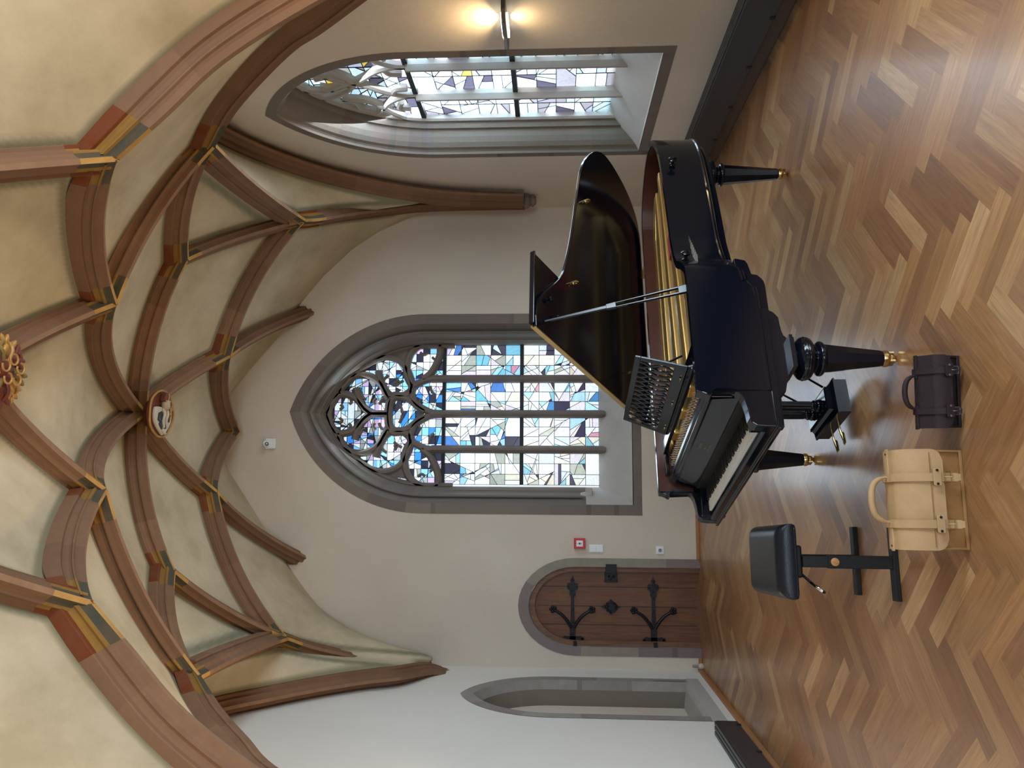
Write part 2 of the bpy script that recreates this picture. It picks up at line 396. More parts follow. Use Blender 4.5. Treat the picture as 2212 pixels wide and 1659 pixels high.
tag(fill_with_holes('wall_right', 'plaster', [(YF-.3, -.05), (YB, -.05), (YB, ZT), (YF-.3, ZT)],
    [arch(**W2, o=.03)]+[arch(**w, o=.03) for w in near_arches], fR, .42), 'plastered side wall with the tall leaded window', kind='structure')
tag(fill_with_holes('wall_left', 'plaster_white', [(YF-.3, -.05), (YB, -.05), (YB, ZT), (YF-.3, ZT)], [arch(**NI, o=.03)], fL, .40), 'pale plastered wall with the blind pointed niche', kind='structure')
tag(fill_with_holes('wall_front', 'plaster', [(XL-.3, -.05), (XR+.3, -.05), (XR+.3, ZT), (XL-.3, ZT)], [arch(**dict(W1, cx=.56), o=.03)], fF, .3), 'wall behind the camera', kind='structure')

BL = [(0.20,0.170,0.145),(0.22,0.185,0.155),(0.185,0.160,0.135),(0.21,0.18,0.15),(0.19,0.15,0.135),(0.245,0.21,0.17),(0.175,0.145,0.13)]
BLR = [(.185,.16,.14),(.20,.172,.148),(.175,.15,.13),(.19,.165,.145)]
def stone_ring(name, A, B, fn, d0, d1, parent, seed, pal=BL, joint=0.42, lipd=None, m='block'):
    """band between loops A (outer) and B (inner) at depth d0 (toward room negative) and d1, ashlar colours by arc length"""
    r = random.Random(seed); b = MB(); n = len(A); s = 0; nxt = r.uniform(.5, 1.2)*joint; c = r.choice(pal)
    for i in range(n-1):
        L_ = math.hypot(A[i+1][0]-A[i][0], A[i+1][1]-A[i][1]); k = max(1, int(L_/.05))
        for q in range(k):
            t0, t1 = q/k, (q+1)/k
            P = [(A[i][0]+(A[i+1][0]-A[i][0])*t, A[i][1]+(A[i+1][1]-A[i][1])*t) for t in (t0, t1)]
            Q = [(B[i][0]+(B[i+1][0]-B[i][0])*t, B[i][1]+(B[i+1][1]-B[i][1])*t) for t in (t0, t1)]
            o = len(b.v); b.v += [tuple(fn(*P[0], d0)), tuple(fn(*P[1], d0)), tuple(fn(*Q[1], d1)), tuple(fn(*Q[0], d1))]
            joint_here = False
            s += L_/k
            if s > nxt:
                nxt = s+r.uniform(.6, 1.5)*joint; c = r.choice(pal); joint_here = True
            b.face((o, o+1, o+2, o+3), tuple(x*.72 for x in c) if (joint_here and q % 2) else c)
    return b.build(name, M[m], parent, recalc=True)

def moulded_reveal(win, fn, steps, parent, seed, zfoot, name='reveal_moulding'):
    """steps: [(inset, depth)] swept round the arch from zfoot"""
    b = MB(); loops = []
    for ins, dep in steps:
        loops.append([tuple(fn(u, z, dep)) for u, z in arch(**win, o=ins, n=26, zbo=zfoot)])
    n = len(loops[0]); o = len(b.v)
    for lp in loops: b.v += lp
    r = random.Random(seed); cs = []
    c = r.choice(BLR)
    for i in range(n-1):
        if r.random() < .30: c = tuple(x*r.uniform(.93, 1.04) for x in r.choice(BLR))
        cs.append(c)
    for k in range(len(loops)-1):
        for i in range(n-1):
            b.face((o+k*n+i, o+k*n+i+1, o+(k+1)*n+i+1, o+(k+1)*n+i), cs[i], False)
    for side in (0, n-1):   # close the feet
        b.face([o+k*n+side for k in range(len(loops))], cs[0])
    return b.build(name, M['block'], parent)

def bar_sweep(b, pts, fn, dep, wd=0.042, th=0.11, closed=False):
    """moulded stone bar along a 2D polyline (u,z) in the window plane; pointed roll profile"""
    P = [Vector((p[0], p[1])) for p in pts]; n = len(P); o = len(b.v)
    prof = [(-wd, th*.95), (-wd, th*.35), (-wd*.38, 0.006), (wd*.38, 0.006), (wd, th*.35), (wd, th*.95)]
    for i in range(n):
        if closed: t = P[(i+1) % n]-P[i-1]
        else: t = P[min(i+1, n-1)]-P[max(i-1, 0)]
        t.normalize(); nn = Vector((-t.y, t.x))
        for a, d in prof:
            q = P[i]+nn*a; b.v.append(tuple(fn(q.x, q.y, dep+d)))
    m = len(prof)
    for i in range(n if closed else n-1):
        i2 = (i+1) % n
        for k in range(m-1): b.face((o+i*m+k, o+i*m+k+1, o+i2*m+k+1, o+i2*m+k), None, False)
    if not closed:
        b.face([o+k for k in range(m)]); b.face([o+(n-1)*m+k for k in range(m)][::-1])

# -- leaded glass: convex region cut by straight came lines
def cut(poly, p, d):
    n_ = Vector((-d[1], d[0])); A = []; B = []
    k = len(poly)
    for i in range(k):
        a, c = poly[i], poly[(i+1) % k]; sa = (a[0]-p[0])*n_.x+(a[1]-p[1])*n_.y; sb = (c[0]-p[0])*n_.x+(c[1]-p[1])*n_.y
        if sa >= 0: A.append(a)
        if sa <= 0: B.append(a)
        if sa*sb < 0:
            t = sa/(sa-sb); q = (a[0]+(c[0]-a[0])*t, a[1]+(c[1]-a[1])*t); A.append(q); B.append(q)
    return A, B
def area(P): return abs(sum(P[i][0]*P[(i+1) % len(P)][1]-P[(i+1) % len(P)][0]*P[i][1] for i in range(len(P))))/2
def leaded(region, fn, dep, parent, seed, rows, cols_, nlines, nlocal, pal, nm='glass_pane', bright=1.0, minA=2.5e-4):
    r = random.Random(seed)
    us = [p[0] for p in region]; zs = [p[1] for p in region]; u0, u1, z0, z1 = min(us), max(us), min(zs), max(zs)
    polys = [region]
    def cutall(p, d, prob=1.0, sel=None):
        nonlocal polys; out = []
        for q in polys:
            if (sel and not sel(q)) or r.random() > prob: out.append(q); continue
            A, B = cut(q, p, d)
            if len(A) > 2 and len(B) > 2 and area(A) > minA and area(B) > minA: out += [A, B]
            else: out.append(q)
        polys = out
    for i in range(1, rows): cutall((u0, z0+(z1-z0)*i/rows), (1, 0), 1.0)
    for i in range(1, cols_): cutall((u0+(u1-u0)*i/cols_, z0), (0, 1), .9)
    for i in range(nlines):
        p = (r.uniform(u0, u1), r.uniform(z0, z1)); a = r.choice([r.uniform(.25, 1.3), r.uniform(-1.3, -.25)])
        rr = r.uniform(.18, .45)*max(u1-u0, .3)
        cutall(p, (cos(a), sin(a)), 1.0, lambda q: math.hypot(sum(x[0] for x in q)/len(q)-p[0], sum(x[1] for x in q)/len(q)-p[1]) < rr)
    for _ in range(nlocal):
        big = sorted(polys, key=area)[-max(3, len(polys)//3):]; q = r.choice(big); polys.remove(q)
        cx = sum(x[0] for x in q)/len(q)+r.uniform(-.01, .01); cz = sum(x[1] for x in q)/len(q)+r.uniform(-.01, .01); a = r.uniform(0, pi)
        if r.random() < .4: a = r.choice((0, pi/2))
        A, B = cut(q, (cx, cz), (cos(a), sin(a)))
        polys += [A, B] if (len(A) > 2 and len(B) > 2 and min(area(A), area(B)) > minA*.6) else [q]
    g = MB(); l = MB(); seen = set()
    wts = [w for w, _ in pal]; colr = [c for _, c in pal]
    for q in polys:
        o = len(g.v); g.v += [tuple(fn(u, z, dep)) for u, z in q]
        c = r.choices(colr, wts)[0]; f = r.uniform(.86, 1.05)*bright
        if area(q) < 9e-4 and r.random() < .30: c, f = (.03, .03, .04), 1
        g.face(range(o, o+len(q)), tuple(x*f for x in c))
        for i in range(len(q)):
            a, c2 = q[i], q[(i+1) % len(q)]; key = tuple(sorted((tuple(round(x, 4) for x in a), tuple(round(x, 4) for x in c2))))
            if key in seen: continue
            seen.add(key); d = Vector((c2[0]-a[0], c2[1]-a[1]))
            if d.length < 1e-4: continue
            d.normalize(); nx, nz = -d.y*.0026, d.x*.0026; o = len(l.v)
            for dd in (-.004, .004):
                for (p, sg) in ((a, 1), (c2, 1), (c2, -1), (a, -1)):
                    l.v.append(tuple(fn(p[0]+nx*sg, p[1]+nz*sg, dep+dd)))
            for f4 in ((0,1,2,3), (7,6,5,4), (0,4,5,1), (3,2,6,7)): l.face([o+x for x in f4])
    pane = g.build(nm, M['glass'], parent, recalc=False)
    l.build('came', M['lead'], parent)
    return pane
PAL1 = [(38, (.93,.97,1)), (16, (.76,.88,1)), (9, (.36,.62,.82)), (3, (.08,.20,.50)), (8, (.72,.60,.76)), (12, (.42,.43,.37)), (8, (.82,.78,.62)), (1, (.62,.25,.35)), (15, (.05,.045,.07)), (5, (.2,.5,.66))]
PAL1B = [(30, (.95,.97,1)), (18, (.80,.88,1)), (8, (.50,.76,.92)), (2, (.1,.3,.62)), (12, (.86,.78,.86)), (8, (.60,.60,.50)), (14, (.92,.88,.76)), (2, (.70,.35,.45)), (5, (.06,.05,.09)), (4, (.3,.6,.72)), (5, (.88,.76,.62))]
PALT = [(28, (.92,.97,1)), (16, (.30,.62,.95)), (9, (.05,.25,.75)), (10, (.72,.5,.8)), (12, (.40,.42,.42)), (6, (.75,.76,.66)), (14, (.03,.03,.05)), (8, (.65,.85,1))]
PAL2 = [(30, (.80,.96,1)), (22, (.66,.88,.98)), (16, (.36,.33,.37)), (14, (.9,.93,.98)), (5, (.10,.09,.13)), (2, (.95,.62,.10)), (12, (.62,.58,.56)), (8, (.5,.55,.7))]

def window_main():
    w = empty('window_1', (0, 0, 0)); tag(w, 'large pointed gothic window of abstract leaded glass above the piano', kind='structure')
    D = .36
    # flush stone band with square foot
    stone_ring('stone_frame', arch(**W1, n=22), arch(**W1, o=.115, n=22), fY, -.004, -.004, w, 3)
    b = MB(); b.box((.775-1.149, YB-.002, .6185), (.775+1.149, YB+.4, .722)); b.build('stone_frame_foot', M['stone'], w)
    # splay and mouldings
    st = [(.112, -.004), (.118, .015), (.135, .05), (.158, .085), (.165, .11), (.178, .125), (.185, .10), (.198, .095), (.212, .11), (.222, .14), (.235, .20), (.255, .235), (.268, .24), (.275, .26), (.29, .29), (.30, .33), (.305, .40)]
    moulded_reveal(W1, fY, st, w, 5, 1.22)
    b = MB()
    for sgn, base in ((1, .775-1.15), (-1, .775+1.15)):
        # plain chamfered foot blocks under the mouldings, running down on to the sill
        pr = [(.112, -.004), (.20, .09), (.305, .40)]
        for k in range(2):
            (i0, d0), (i1, d1) = pr[k], pr[k+1]
            zb0 = .74+max(d0, 0)*.9; zb1 = .74+d1*.9
            o = len(b.v); b.v += [(base+sgn*i0, YB+d0, 1.24), (base+sgn*i1, YB+d1, 1.24), (base+sgn*i1, YB+d1, zb1-.02), (base+sgn*i0, YB+d0, zb0-.03)]
            b.face((o, o+1, o+2, o+3))
        b.box((min(base+sgn*.11, base+sgn*.30), YB+.12, 1.17), (max(base+sgn*.11, base+sgn*.30), YB+.40, 1.24))
        b.lathe([(.03, 1.175), (.046, 1.19), (.05, 1.25), (.04, 1.29), (.034, 1.30)], (base+sgn*.205, YB+.15, 0), seg=12)
    b.build('foot_block', M['pale_stone'], w)
    b = MB(); b.prism([(-.002, .724), (.03, .74), (.40, 1.075), (.40, .73), (-.002, .715)], lambda u, v, t: (t, YB+u, v), .775-1.15+.11, .775+1.15-.11)
    b.build('sill', M['pale_stone'], w)
    # tracery
    def T(zx, zy):
        p = at(640+.28936*zx, 660+.28936*zy, 1, YB+D); return (p.x, p.z)
    cxm = T(500, 808)[0]
    def path(l, k=5): return [(v.x, v.y) for v in catmull([Vector((*T(x, y), 0)) for x, y in l], k)]
    def mir(l): return [(2*cxm-u, z) for u, z in l]
    bars = [
        [(1110,545),(1010,548),(955,560),(905,585),(868,600)],
        [(868,602),(840,560),(824,500),(832,420),(860,350),(915,300),(990,272),(1055,276),(1078,310),(1072,370),(1045,440),(1005,505),(950,550)],
        [(868,602),(856,640),(872,700),(905,745),(960,778),(1020,802),(1110,808)],
        [(868,602),(850,655),(790,672),(735,668),(700,690)],
        [(960,790),(905,752),(850,705),(790,682),(735,688),(702,730),(692,808)],
        [(700,700),(690,740),(682,808)],
        [(682,808),(620,808),(560,808)],
        [(700,690),(664,640),(638,585),(622,530),(612,488)],
        [(868,602),(858,560),(828,480),(790,425),(735,395),(670,383),(600,395),(545,415),(500,452)],
        [(690,700),(672,655),(650,605),(610,560),(560,530),(500,518),(430,525),(370,555)],
        [(560,808),(520,778),(485,735),(462,680),(448,615)],
        [(560,808),(510,770),(478,728),(440,690),(390,668),(330,662),(285,690),(255,735),(238,808)],
        [(370,555),(340,600),(330,662)], [(500,452),(440,480),(370,555)],
    ]
    b = MB()
    for l in bars:
        p = path(l); bar_sweep(b, p, fY, D-.05); bar_sweep(b, mir(p), fY, D-.05)
    # cusps
    cusps = [[(980,352),(955,368),(925,350)],[(1050,395),(1030,400),(1015,385)],[(930,700),(918,722),(925,748)],[(1000,600),(1010,640),(1035,665)],[(800,560),(770,575),(740,570)],
             [(690,520),(660,545),(650,565)],[(590,740),(580,715),(600,690)],[(520,700),(500,690),(480,650)],[(330,740),(345,758),(325,775)],[(400,690),(410,720),(395,735)],[(770,740),(785,770),(790,800)],
             [(830,430),(790,400),(760,340)],[(740,600),(765,575),(745,540)],[(620,740),(640,700),(670,690)]]
    for l in cusps:
        p = path(l, 3); bar_sweep(b, p, fY, D-.02, wd=.016, th=.05); bar_sweep(b, mir(p), fY, D-.02, wd=.016, th=.05)
    # rim of the head, and solid spandrels where the bars meet the arch
    rim = arch(**W1, o=.315, n=26, zbo=2.8); bar_sweep(b, rim, fY, D-.05, wd=.03)
    def tri(l):
        p = [T(x, y) for x, y in l]
        for q in (p, mir(p)): b.prism(q, fY, D-.01, D+.03)
    tri([(1085,290),(1085,250),(900,262),(860,330),(800,340),(700,340),(560,372),(640,380),(740,388),(800,425),(850,380),(900,310),(1000,275)])
    tri([(380,540),(480,505),(470,440),(360,500),(300,590),(330,600)])
    tri([(330,640),(300,600),(230,720),(210,808),(245,800),(262,735),(290,690)])
    tri([(650,640),(690,700),(700,660),(735,670),(860,655),(870,605),(835,620),(790,655),(720,650),(660,600)])
    b.build('tracery', M['stone'], w)
    # mullions (three) with pointed feet standing on the sill
    for my in (547, 808, 1072):
        u = T(1120, my)[0]; m = MB(); zt = T(1010, my)[1]
        prof = [(-.047, .0), (-.036, -.035), (-.012, -.075), (.012, -.075), (.036, -.035), (.047, .0), (.047, .05), (-.047, .05)]
        m.prism(prof, lambda a, d, t: (u+a, YB+D+d, t), 1.0, zt)
        m.build('mullion', M['stone'], w)
    # iron bars
    zt = T(1102, 800)[1]; z2 = at(1127, 895, 1, YB+D)[2]; z0 = at(1298, 895, 1, YB+D)[2]
    xl, xr = T(1100, 1335)[0], T(1100, 292)[0]
    m = MB()
    for z in (zt, z2): m.box((xl, YB+D-.01, z-.022), (xr, YB+D+.03, z+.022))
    m.build('iron_bar', M['iron'], w)
    # glass: eight lancet lights and the tracery head
    edges = [xl] + [T(1120, y)[0] for y in (1072, 808, 547)] + [xr]
    hw = .04
    for i in range(4):
        a = edges[i]+(hw if i else 0); c = edges[i+1]-(hw if i < 3 else 0)
        for zz0, zz1, rows in ((z0, z2-.02, 5), (z2+.02, zt-.02, 5)):
            leaded([(a, zz0), (c, zz0), (c, zz1), (a, zz1)], fY, D+.035, w, 100+i*7+int(zz0*10), rows, 3, 18, 12, PAL1 if zz0 > 1.5 else PAL1B)
    head = arch(**W1, o=.31, n=10, zbo=zt+.02)
    leaded(head, fY, D+.035, w, 77, 17, 17, 40, 60, PALT, minA=1.2e-4)
    return w
window_main()

def window_side(W, idx, label, fn, full=True):
    w = empty('window_%d' % idx, (0, 0, 0)); tag(w, label, kind='structure')
    D = .30; cx = W['cx']; hw0 = W['hw']
    stone_ring('stone_frame', arch(**W, n=22), arch(**W, o=.085, n=22), fn, -.004, -.004, w, 13+idx)
    b = MB(); b.prism([(cx-hw0+.001, W['zb']), (cx+hw0-.001, W['zb']), (cx+hw0-.001, W['zb']+.09), (cx-hw0+.001, W['zb']+.09)], fn, -.002, .4); b.build('stone_frame_foot', M['stone'], w)
    moulded_reveal(W, fn, [(.083, -.004), (.087, .02), (.10, .035), (.125, .05), (.15, .09), (.168, .14), (.178, .20), (.182, .205), (.205, .21), (.215, .24), (.235, .36)], w, 23+idx, W['zb']+.05)
    b = MB(); b.prism([(-.002, W['zb']+.089), (.02, W['zb']+.095), (.36, 1.10), (.36, .78), (-.002, .78)], lambda u, v, t: fn(t, v, u), cx-hw0+.08, cx+hw0-.08); b.build('sill', M['pale_stone'], w)
    gh = .735; zs = 2.86; z0 = 1.06; z2 = 1.95
    mu = [cx-gh/3-.01, cx+gh/3+.01]
    b = MB()
    def bp(l, k=6): return [(v.x, v.y) for v in catmull([Vector((cx+x, z, 0)) for x, z in l], k)]
    def both(l, **kw):
        p = bp(l); bar_sweep(b, p, fn, D-.04, wd=.028, th=.07, **kw); bar_sweep(b, [(2*cx-u, z) for u, z in p], fn, D-.04, wd=.028, th=.07, **kw)
    s = gh/3
    both([(-s, 2.8), (-s, 2.95), (-s*.75, 3.12), (-s*.3, 3.26), (0, 3.36)])                  # middle light head, ogee
    both([(-s, 2.8), (-s*1.05, 2.95), (-s*1.4, 3.1), (-s*1.9, 3.2), (-s*2.35, 3.3)])
    both([(-gh, 2.8), (-gh*.96, 3.0), (-s*2.3, 3.15), (-s*1.7, 3.24), (-s*1.3, 3.36), (-s*1.15, 3.55)])
    both([(0, 3.36), (-s*.5, 3.45), (-s*.95, 3.6), (-s*1.05, 3.78), (-s*.6, 3.93)])
    both([(0, 3.36), (s*.12, 3.5), (s*.5, 3.62), (s*.55, 3.78), (s*.25, 3.92), (0, 4.02)])
    both([(-s*1.15, 3.55), (-s*1.4, 3.45), (-s*1.9, 3.42), (-s*2.2, 3.3)])
    both([(-s*.2, 3.44), (-s*.45, 3.56), (-s*.3, 3.7)])
    both([(-s*.8, 3.06), (-s*.55, 3.02), (-s*.5, 2.92)]); both([(-s*1.5, 3.02), (-s*1.9, 3.05), (-s*2.0, 2.95)])
    rim = arch(**W, o=.235, n=22, zbo=1.0); bar_sweep(b, rim, fn, D-.04, wd=.025, th=.07)
    b.build('tracery', M['pale_stone'], w)
    for u in mu:
        m = MB(); prof = [(-.042, .02), (-.036, -.015), (-.012, -.062), (.012, -.062), (.036, -.015), (.042, .02), (.042, .045), (-.042, .045)]
        m.prism(prof, lambda a, d, t: fn(u+a, t, D+d), .92, 2.86); m.build('mullion', M['pale_stone'], w)
    m = MB()
    for z in (z2, zs): m.prism([(cx-gh, z-.022), (cx+gh, z-.022), (cx+gh, z+.022), (cx-gh, z+.022)], fn, D-.015, D+.03)
    m.build('iron_bar', M['iron'], w)
    e = [cx-gh, mu[0], mu[1], cx+gh]
    if full:
        for i in range(3):
            a = e[i]+(.036 if i else 0); c = e[i+1]-(.036 if i < 2 else 0)
            for q0, q1 in ((z0, z2-.02), (z2+.02, zs-.02)): leaded([(a, q0), (c, q0), (c, q1), (a, q1)], fn, D+.03, w, idx*50+i*3+int(q0*7), 5, 2, 9, 8, PAL2)
        leaded(arch(**W, o=.235, n=8, zbo=zs+.02), fn, D+.03, w, 300+idx, 9, 8, 10, 12, PAL2)
    else:
        g = MB(); q = arch(**W, o=.235, n=12, zbo=z0); g.v += [tuple(fn(u, z, D+.03)) for u, z in q]; g.face(range(len(q)), (.85, .92, .95)); g.build('glass_pane', M['glass'], w, recalc=False)
    return w
w2 = window_side(W2, 2, 'tall narrow pointed window with pale leaded glass in the right wall', fR)
# tilting vent fittings on the nearest light of that window
vb = MB()
for z0_, z1_ in ((1.98, 2.25), (2.42, 2.68)):
    vb.prism([(5.86, z0_), (5.89, z0_), (5.89, z1_), (5.86, z1_)], fR, .265, .285)
    for z in (z0_, z1_-.012): vb.prism([(5.86, z), (5.89, z), (5.89, z+.012), (5.86, z+.012)], fR, .26, .32)
vb.build('vent_rod', M['chrome'], w2)
for k, wv in enumerate(near_arches): window_side(wv, 3+k, 'unseen leaded window added in the right wall for more daylight', fR, full=False)  # windows out of view, added to carry the extra daylight
wf = empty('window_5', (0, 0, 0)); tag(wf, 'unseen window added behind the camera for more daylight', kind='structure')  # out of view, added as an opening for the end lamp
g = MB(); q = arch(**dict(W1, cx=.56), o=.1, n=12); g.v += [(u, YF-.12, z) for u, z in q]; g.face(range(len(q)), (.85, .92, .95)); g.build('glass_pane', M['glass'], wf, recalc=False)
stone_ring('stone_frame', arch(**dict(W1, cx=.56)), arch(**dict(W1, cx=.56), o=.115), fF, -.004, -.004, wf, 31)

# -- blind niche in the left wall
def niche():
    w = empty('trim_1', (0, 0, 0)); tag(w, 'blind pointed stone niche low in the left wall', kind='structure')
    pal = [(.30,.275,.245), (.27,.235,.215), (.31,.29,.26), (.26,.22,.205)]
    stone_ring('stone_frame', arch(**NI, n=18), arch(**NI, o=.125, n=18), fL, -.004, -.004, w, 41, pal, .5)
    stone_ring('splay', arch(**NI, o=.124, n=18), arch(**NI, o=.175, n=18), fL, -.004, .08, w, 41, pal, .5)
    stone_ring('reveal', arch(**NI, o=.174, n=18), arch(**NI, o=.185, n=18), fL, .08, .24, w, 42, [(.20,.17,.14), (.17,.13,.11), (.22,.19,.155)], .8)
    b = MB(); q = arch(**NI, o=.18, n=18, zbo=.16); b.prism(q, fL, .235, .27); b.build('back_panel', M['plaster'], w)
    b = MB(); b.prism([(-.012, .12), (-.012, .24), (.05, .27), (.30, .30), (.30, .12)], lambda u, v, t: (XL-u, t, v), NI['cx']-.70, NI['cx']+.70); b.build('sill', M['pale_stone'], w)
    # mason's pointed notch where the jamb changes stone, at the foot of the far jamb
    b = MB(); yj = NI['cx']+.70
    b.prism([(yj-.115, .27), (yj-.075, .27), (yj-.075, .50), (yj-.10, .60), (yj-.115, .50)], fL, -.007, .0); b.build('jamb_notch', M['stone'], w)
niche()

# -- door
def door():
    d = empty('door_1', (-1.37, YB, 0)); tag(d, 'small round arched oak door with black iron strap hinges', kind='structure')
    f = lambda u, z, t: (u+1.37, t, z)
    pal = [(.235,.19,.185), (.21,.165,.165), (.29,.265,.215), (.225,.185,.18)]
    stone_ring('stone_surround', door_loop(DX0, DX1, DZS), door_loop(DX0, DX1, DZS, .095), f, -.006, -.006, d, 51, pal, .45)
    stone_ring('stone_reveal', door_loop(DX0, DX1, DZS, .094), door_loop(DX0, DX1, DZS, .10), f, -.006, .17, d, 52, pal, .45)
    b = MB(); o1 = door_loop(DX0, DX1, DZS, .098); o2 = door_loop(DX0, DX1, DZS, .150)
    b.quadstrip([f(u, z, .045) for u, z in o1], [f(u, z, .045) for u, z in o2]); b.quadstrip([f(u, z, .045) for u, z in o2], [f(u, z, .13) for u, z in o2])
    b.build('wooden_frame', M['door_frame'], d)
    lp = door_loop(DX0, DX1, DZS, .14)
    b = MB(); b.prism(lp, f, .10, .15); leaf = b.build('door_leaf', M['door_oak'], d)
    b = MB()
    for x in (-1.58, -1.38, -1.17): b.box((x+1.37-.003, .0965, .03), (x+1.37+.003, .101, DZS+.42))
    b.build('plank_joint', M['black_paint'], leaf)
    def strap(z, s=1.0):
        x0, x1 = -1.755, -1.10     # hinge side (left) to fleur tip
        F = lambda u, v, t: f(x0+u, z+v, t)
        b = MB(); Lh = x1-x0
        b.prism([(0, -.034), (Lh*.18, -.032), (Lh*.35, -.022), (Lh*.72, -.017), (Lh*.72, .017), (Lh*.35, .022), (Lh*.18, .032), (0, .034)], F, .082, .099)
        # cross bar at the hinge end with lobes
        b.prism([(-.012, -.10), (.03, -.112), (.052, -.09), (.045, -.05), (.05, .0), (.045, .05), (.052, .09), (.03, .112), (-.012, .10), (-.012, 0)], F, .082, .099)
        for v in (-.105, .105): b.lathe([(.0, 0), (.022, .002), (.024, .012), (.012, .018), (0, .018)], f(x0+.02, z+v, .10), (0, -1, 0), 12)
        # fleur-de-lis tip
        b.prism([(Lh*.70, -.013), (Lh*.76, -.035), (Lh*.83, -.028), (Lh*.86, -.062), (Lh*.94, -.058), (Lh*.95, -.025), (Lh*.92, -.014), (Lh*1.0, -.024), (Lh*1.03, -.010), (Lh*1.08, 0), (Lh*1.03, .010), (Lh*1.0, .024), (Lh*.92, .014), (Lh*.95, .025), (Lh*.94, .058), (Lh*.86, .062), (Lh*.83, .028), (Lh*.76, .035), (Lh*.70, .013)], F, .080, .099)
        for u, v in ((.90, -.045), (.90, .045), (1.0, 0), (.83, 0), (.72, 0), (.5, 0), (.3, 0), (.12, 0)): b.lathe([(0, 0), (.011, .002), (.009, .009), (0, .011)], f(x0+Lh*u, z+v, .084), (0, -1, 0), 10)
        # two curled branches
        for sg in (-1, 1):
            P = catmull([F(.14, sg*.015, .088), F(.20, sg*.05, .086), F(.27, sg*.11, .085), F(.31, sg*.17, .085), F(.33, sg*.205, .086)], 6)
            b.tube(P, [.020-.0002*i for i in range(len(P))], 8)
            for a in range(5):
                an = a*2*pi/5+.3
                b.sphere(F(.335+.024*cos(an), sg*.215+.024*sin(an), .086), .019, 8, 6)
        return b.build('strap_hinge', M['iron'], leaf)
    strap(1.395); strap(.50)
    b = MB()   # knocker: pierced diamond plate and ring
    zc, xc = .97, -1.385
    b.prism([(-.0, .11), (.03, .05), (.085, .0), (.03, -.05), (0, -.11), (-.03, -.05), (-.085, 0), (-.03, .05)], lambda u, v, t: f(xc+u, zc+v, t), .088, .099)
    for k in range(8): b.sphere(f(xc+.055*cos(k*pi/4), zc+.055*sin(k*pi/4), .09), .014, 8, 6)
    b.tube([f(xc+.052*cos(a*pi/10), zc-.012+.052*sin(a*pi/10), .068) for a in range(20)], .008, 8, closed=True)
    b.sphere(f(xc, zc+.045, .078), .018, 10, 7)
    b.build('ring_knocker', M['iron'], leaf)
    b = MB()   # box lock with keeper
    b.box((-.945+1.37-.06, -.015, .91), (-.945+1.37+.035, .05, 1.03)); b.box((-1.10+1.37, .055, .90), (-.97+1.37, .10, 1.035))
    b.box((-1.115+1.37, .07, .895), (-1.085+1.37, .098, 1.04)); b.sphere((-1.05+1.37, .05, .94), .014, 10, 7); b.sphere((-1.05+1.37, .05, .99), .011, 10, 7)
    b.tube([(-1.09+1.37, .05, .975), (-1.09+1.37, .03, .975), (-1.06+1.37, .028, .96), (-1.04+1.37, .03, .925)], .006, 8)
    b.build('box_lock', M['iron'], leaf, bevel=.004)
    for z in (1.37, .49):
        b = MB(); b.lathe([(.016, -.045), (.019, -.04), (.019, .04), (.016, .045)], (-1.825+1.37, .02, z), (0, 0, 1), 12); b.box((-1.84+1.37, .02, z-.02), (-1.75+1.37, .05, z+.02)); b.build('hinge_pin', M['iron'], leaf)
door()

# -- skirtings
b = MB(); b.box((DX1, YB-.022, 0), (XR, YB, .035)); b.box((XL, YB-.022, 0), (DX0, YB, .035)); tag(b.build('baseboard_back', M['oak_base'], bevel=.004), kind='structure', label='narrow oak skirting along the end wall')
b = MB(); b.box((XL, YF, 0), (XL+.03, YB, .045)); tag(b.build('baseboard_left', M['oak_base'], bevel=.005), kind='structure', label='narrow oak skirting along the left wall')
b = MB(); b.box((XR-.045, YF, 0), (XR, YB, .10)); tag(b.build('baseboard_right', plank_wood('dark_skirting', (.085, .045, .025), (.06, .03, .018), (.11, .06, .035), (1, 14, 14)), bevel=.006), kind='structure', label='dark skirting along the right wall')

# ================================================================== VAULT
YM = 3.93            # mirror plane between the bays (line of the transverse arch)
def nd(x, y, Y): return at(x, y, 1, Y)
nodes = dict(B=nd(255,343,3.93), M=nd(202,1304,3.93), A=nd(253,656,5.0), J=nd(231,1060,5.0), C=nd(466,314,5.29), L=nd(435,1464,5.29),
             D=nd(407,560,6.19), N=nd(379,1235,6.19), E=nd(661,476,7.38), K=nd(623,1380,7.38), F=nd(499,769,7.51), I=nd(471,1063,7.51),
             G=nd(682,676,YB+.02), Q=nd(665,1205,YB+.02), H=nd(520,933,8.58), boss=Vector((0.56, 6.50, 5.12)), boss0=Vector((0.60, 3.98, 4.72)))
nodes['boss'] = at(318, 893, 1, 6.55)
nodes['boss0'] = at(-32, 798, 1, 3.95)
def arc(a, b_, bulge=None, n=18):
    a = Vector(a); b_ = Vector(b_); L_ = (b_-a).length
    k = (L_*L_/(8*3.0)) if bulge is None else bulge
    h = b_-a; up = Vector((0, 0, 1)); up = (up - h.normalized()*up.dot(h.normalized())).normalized()
    return [a.lerp(b_, i/n)+up*(k*4*(i/n)*(1-i/n)) for i in range(n+1)]
SY = 3.95
def spr(px, node, sp, foot):
    P = [nodes[node]]+[at_v(x, y, (nodes[node].x, nodes[node].y), sp) for x, y in px]+foot
    return catmull(P, 6)
SR = (3.10, SY); SLt = (-1.95, SY)
CR = (3.12, 8.45); CL = (-1.95, 8.45)
def mirX(P, xs=None): return [Vector((2*.575-p.x, p.y, p.z)) for p in P]
ribE = spr([(692,474),(760,463)], 'E', CR, [Vector((3.02, 8.27, 3.45)), Vector((3.085, 8.34, 3.10)), Vector((3.11, 8.37, 2.5)), Vector((3.115, 8.38, 1.93))])
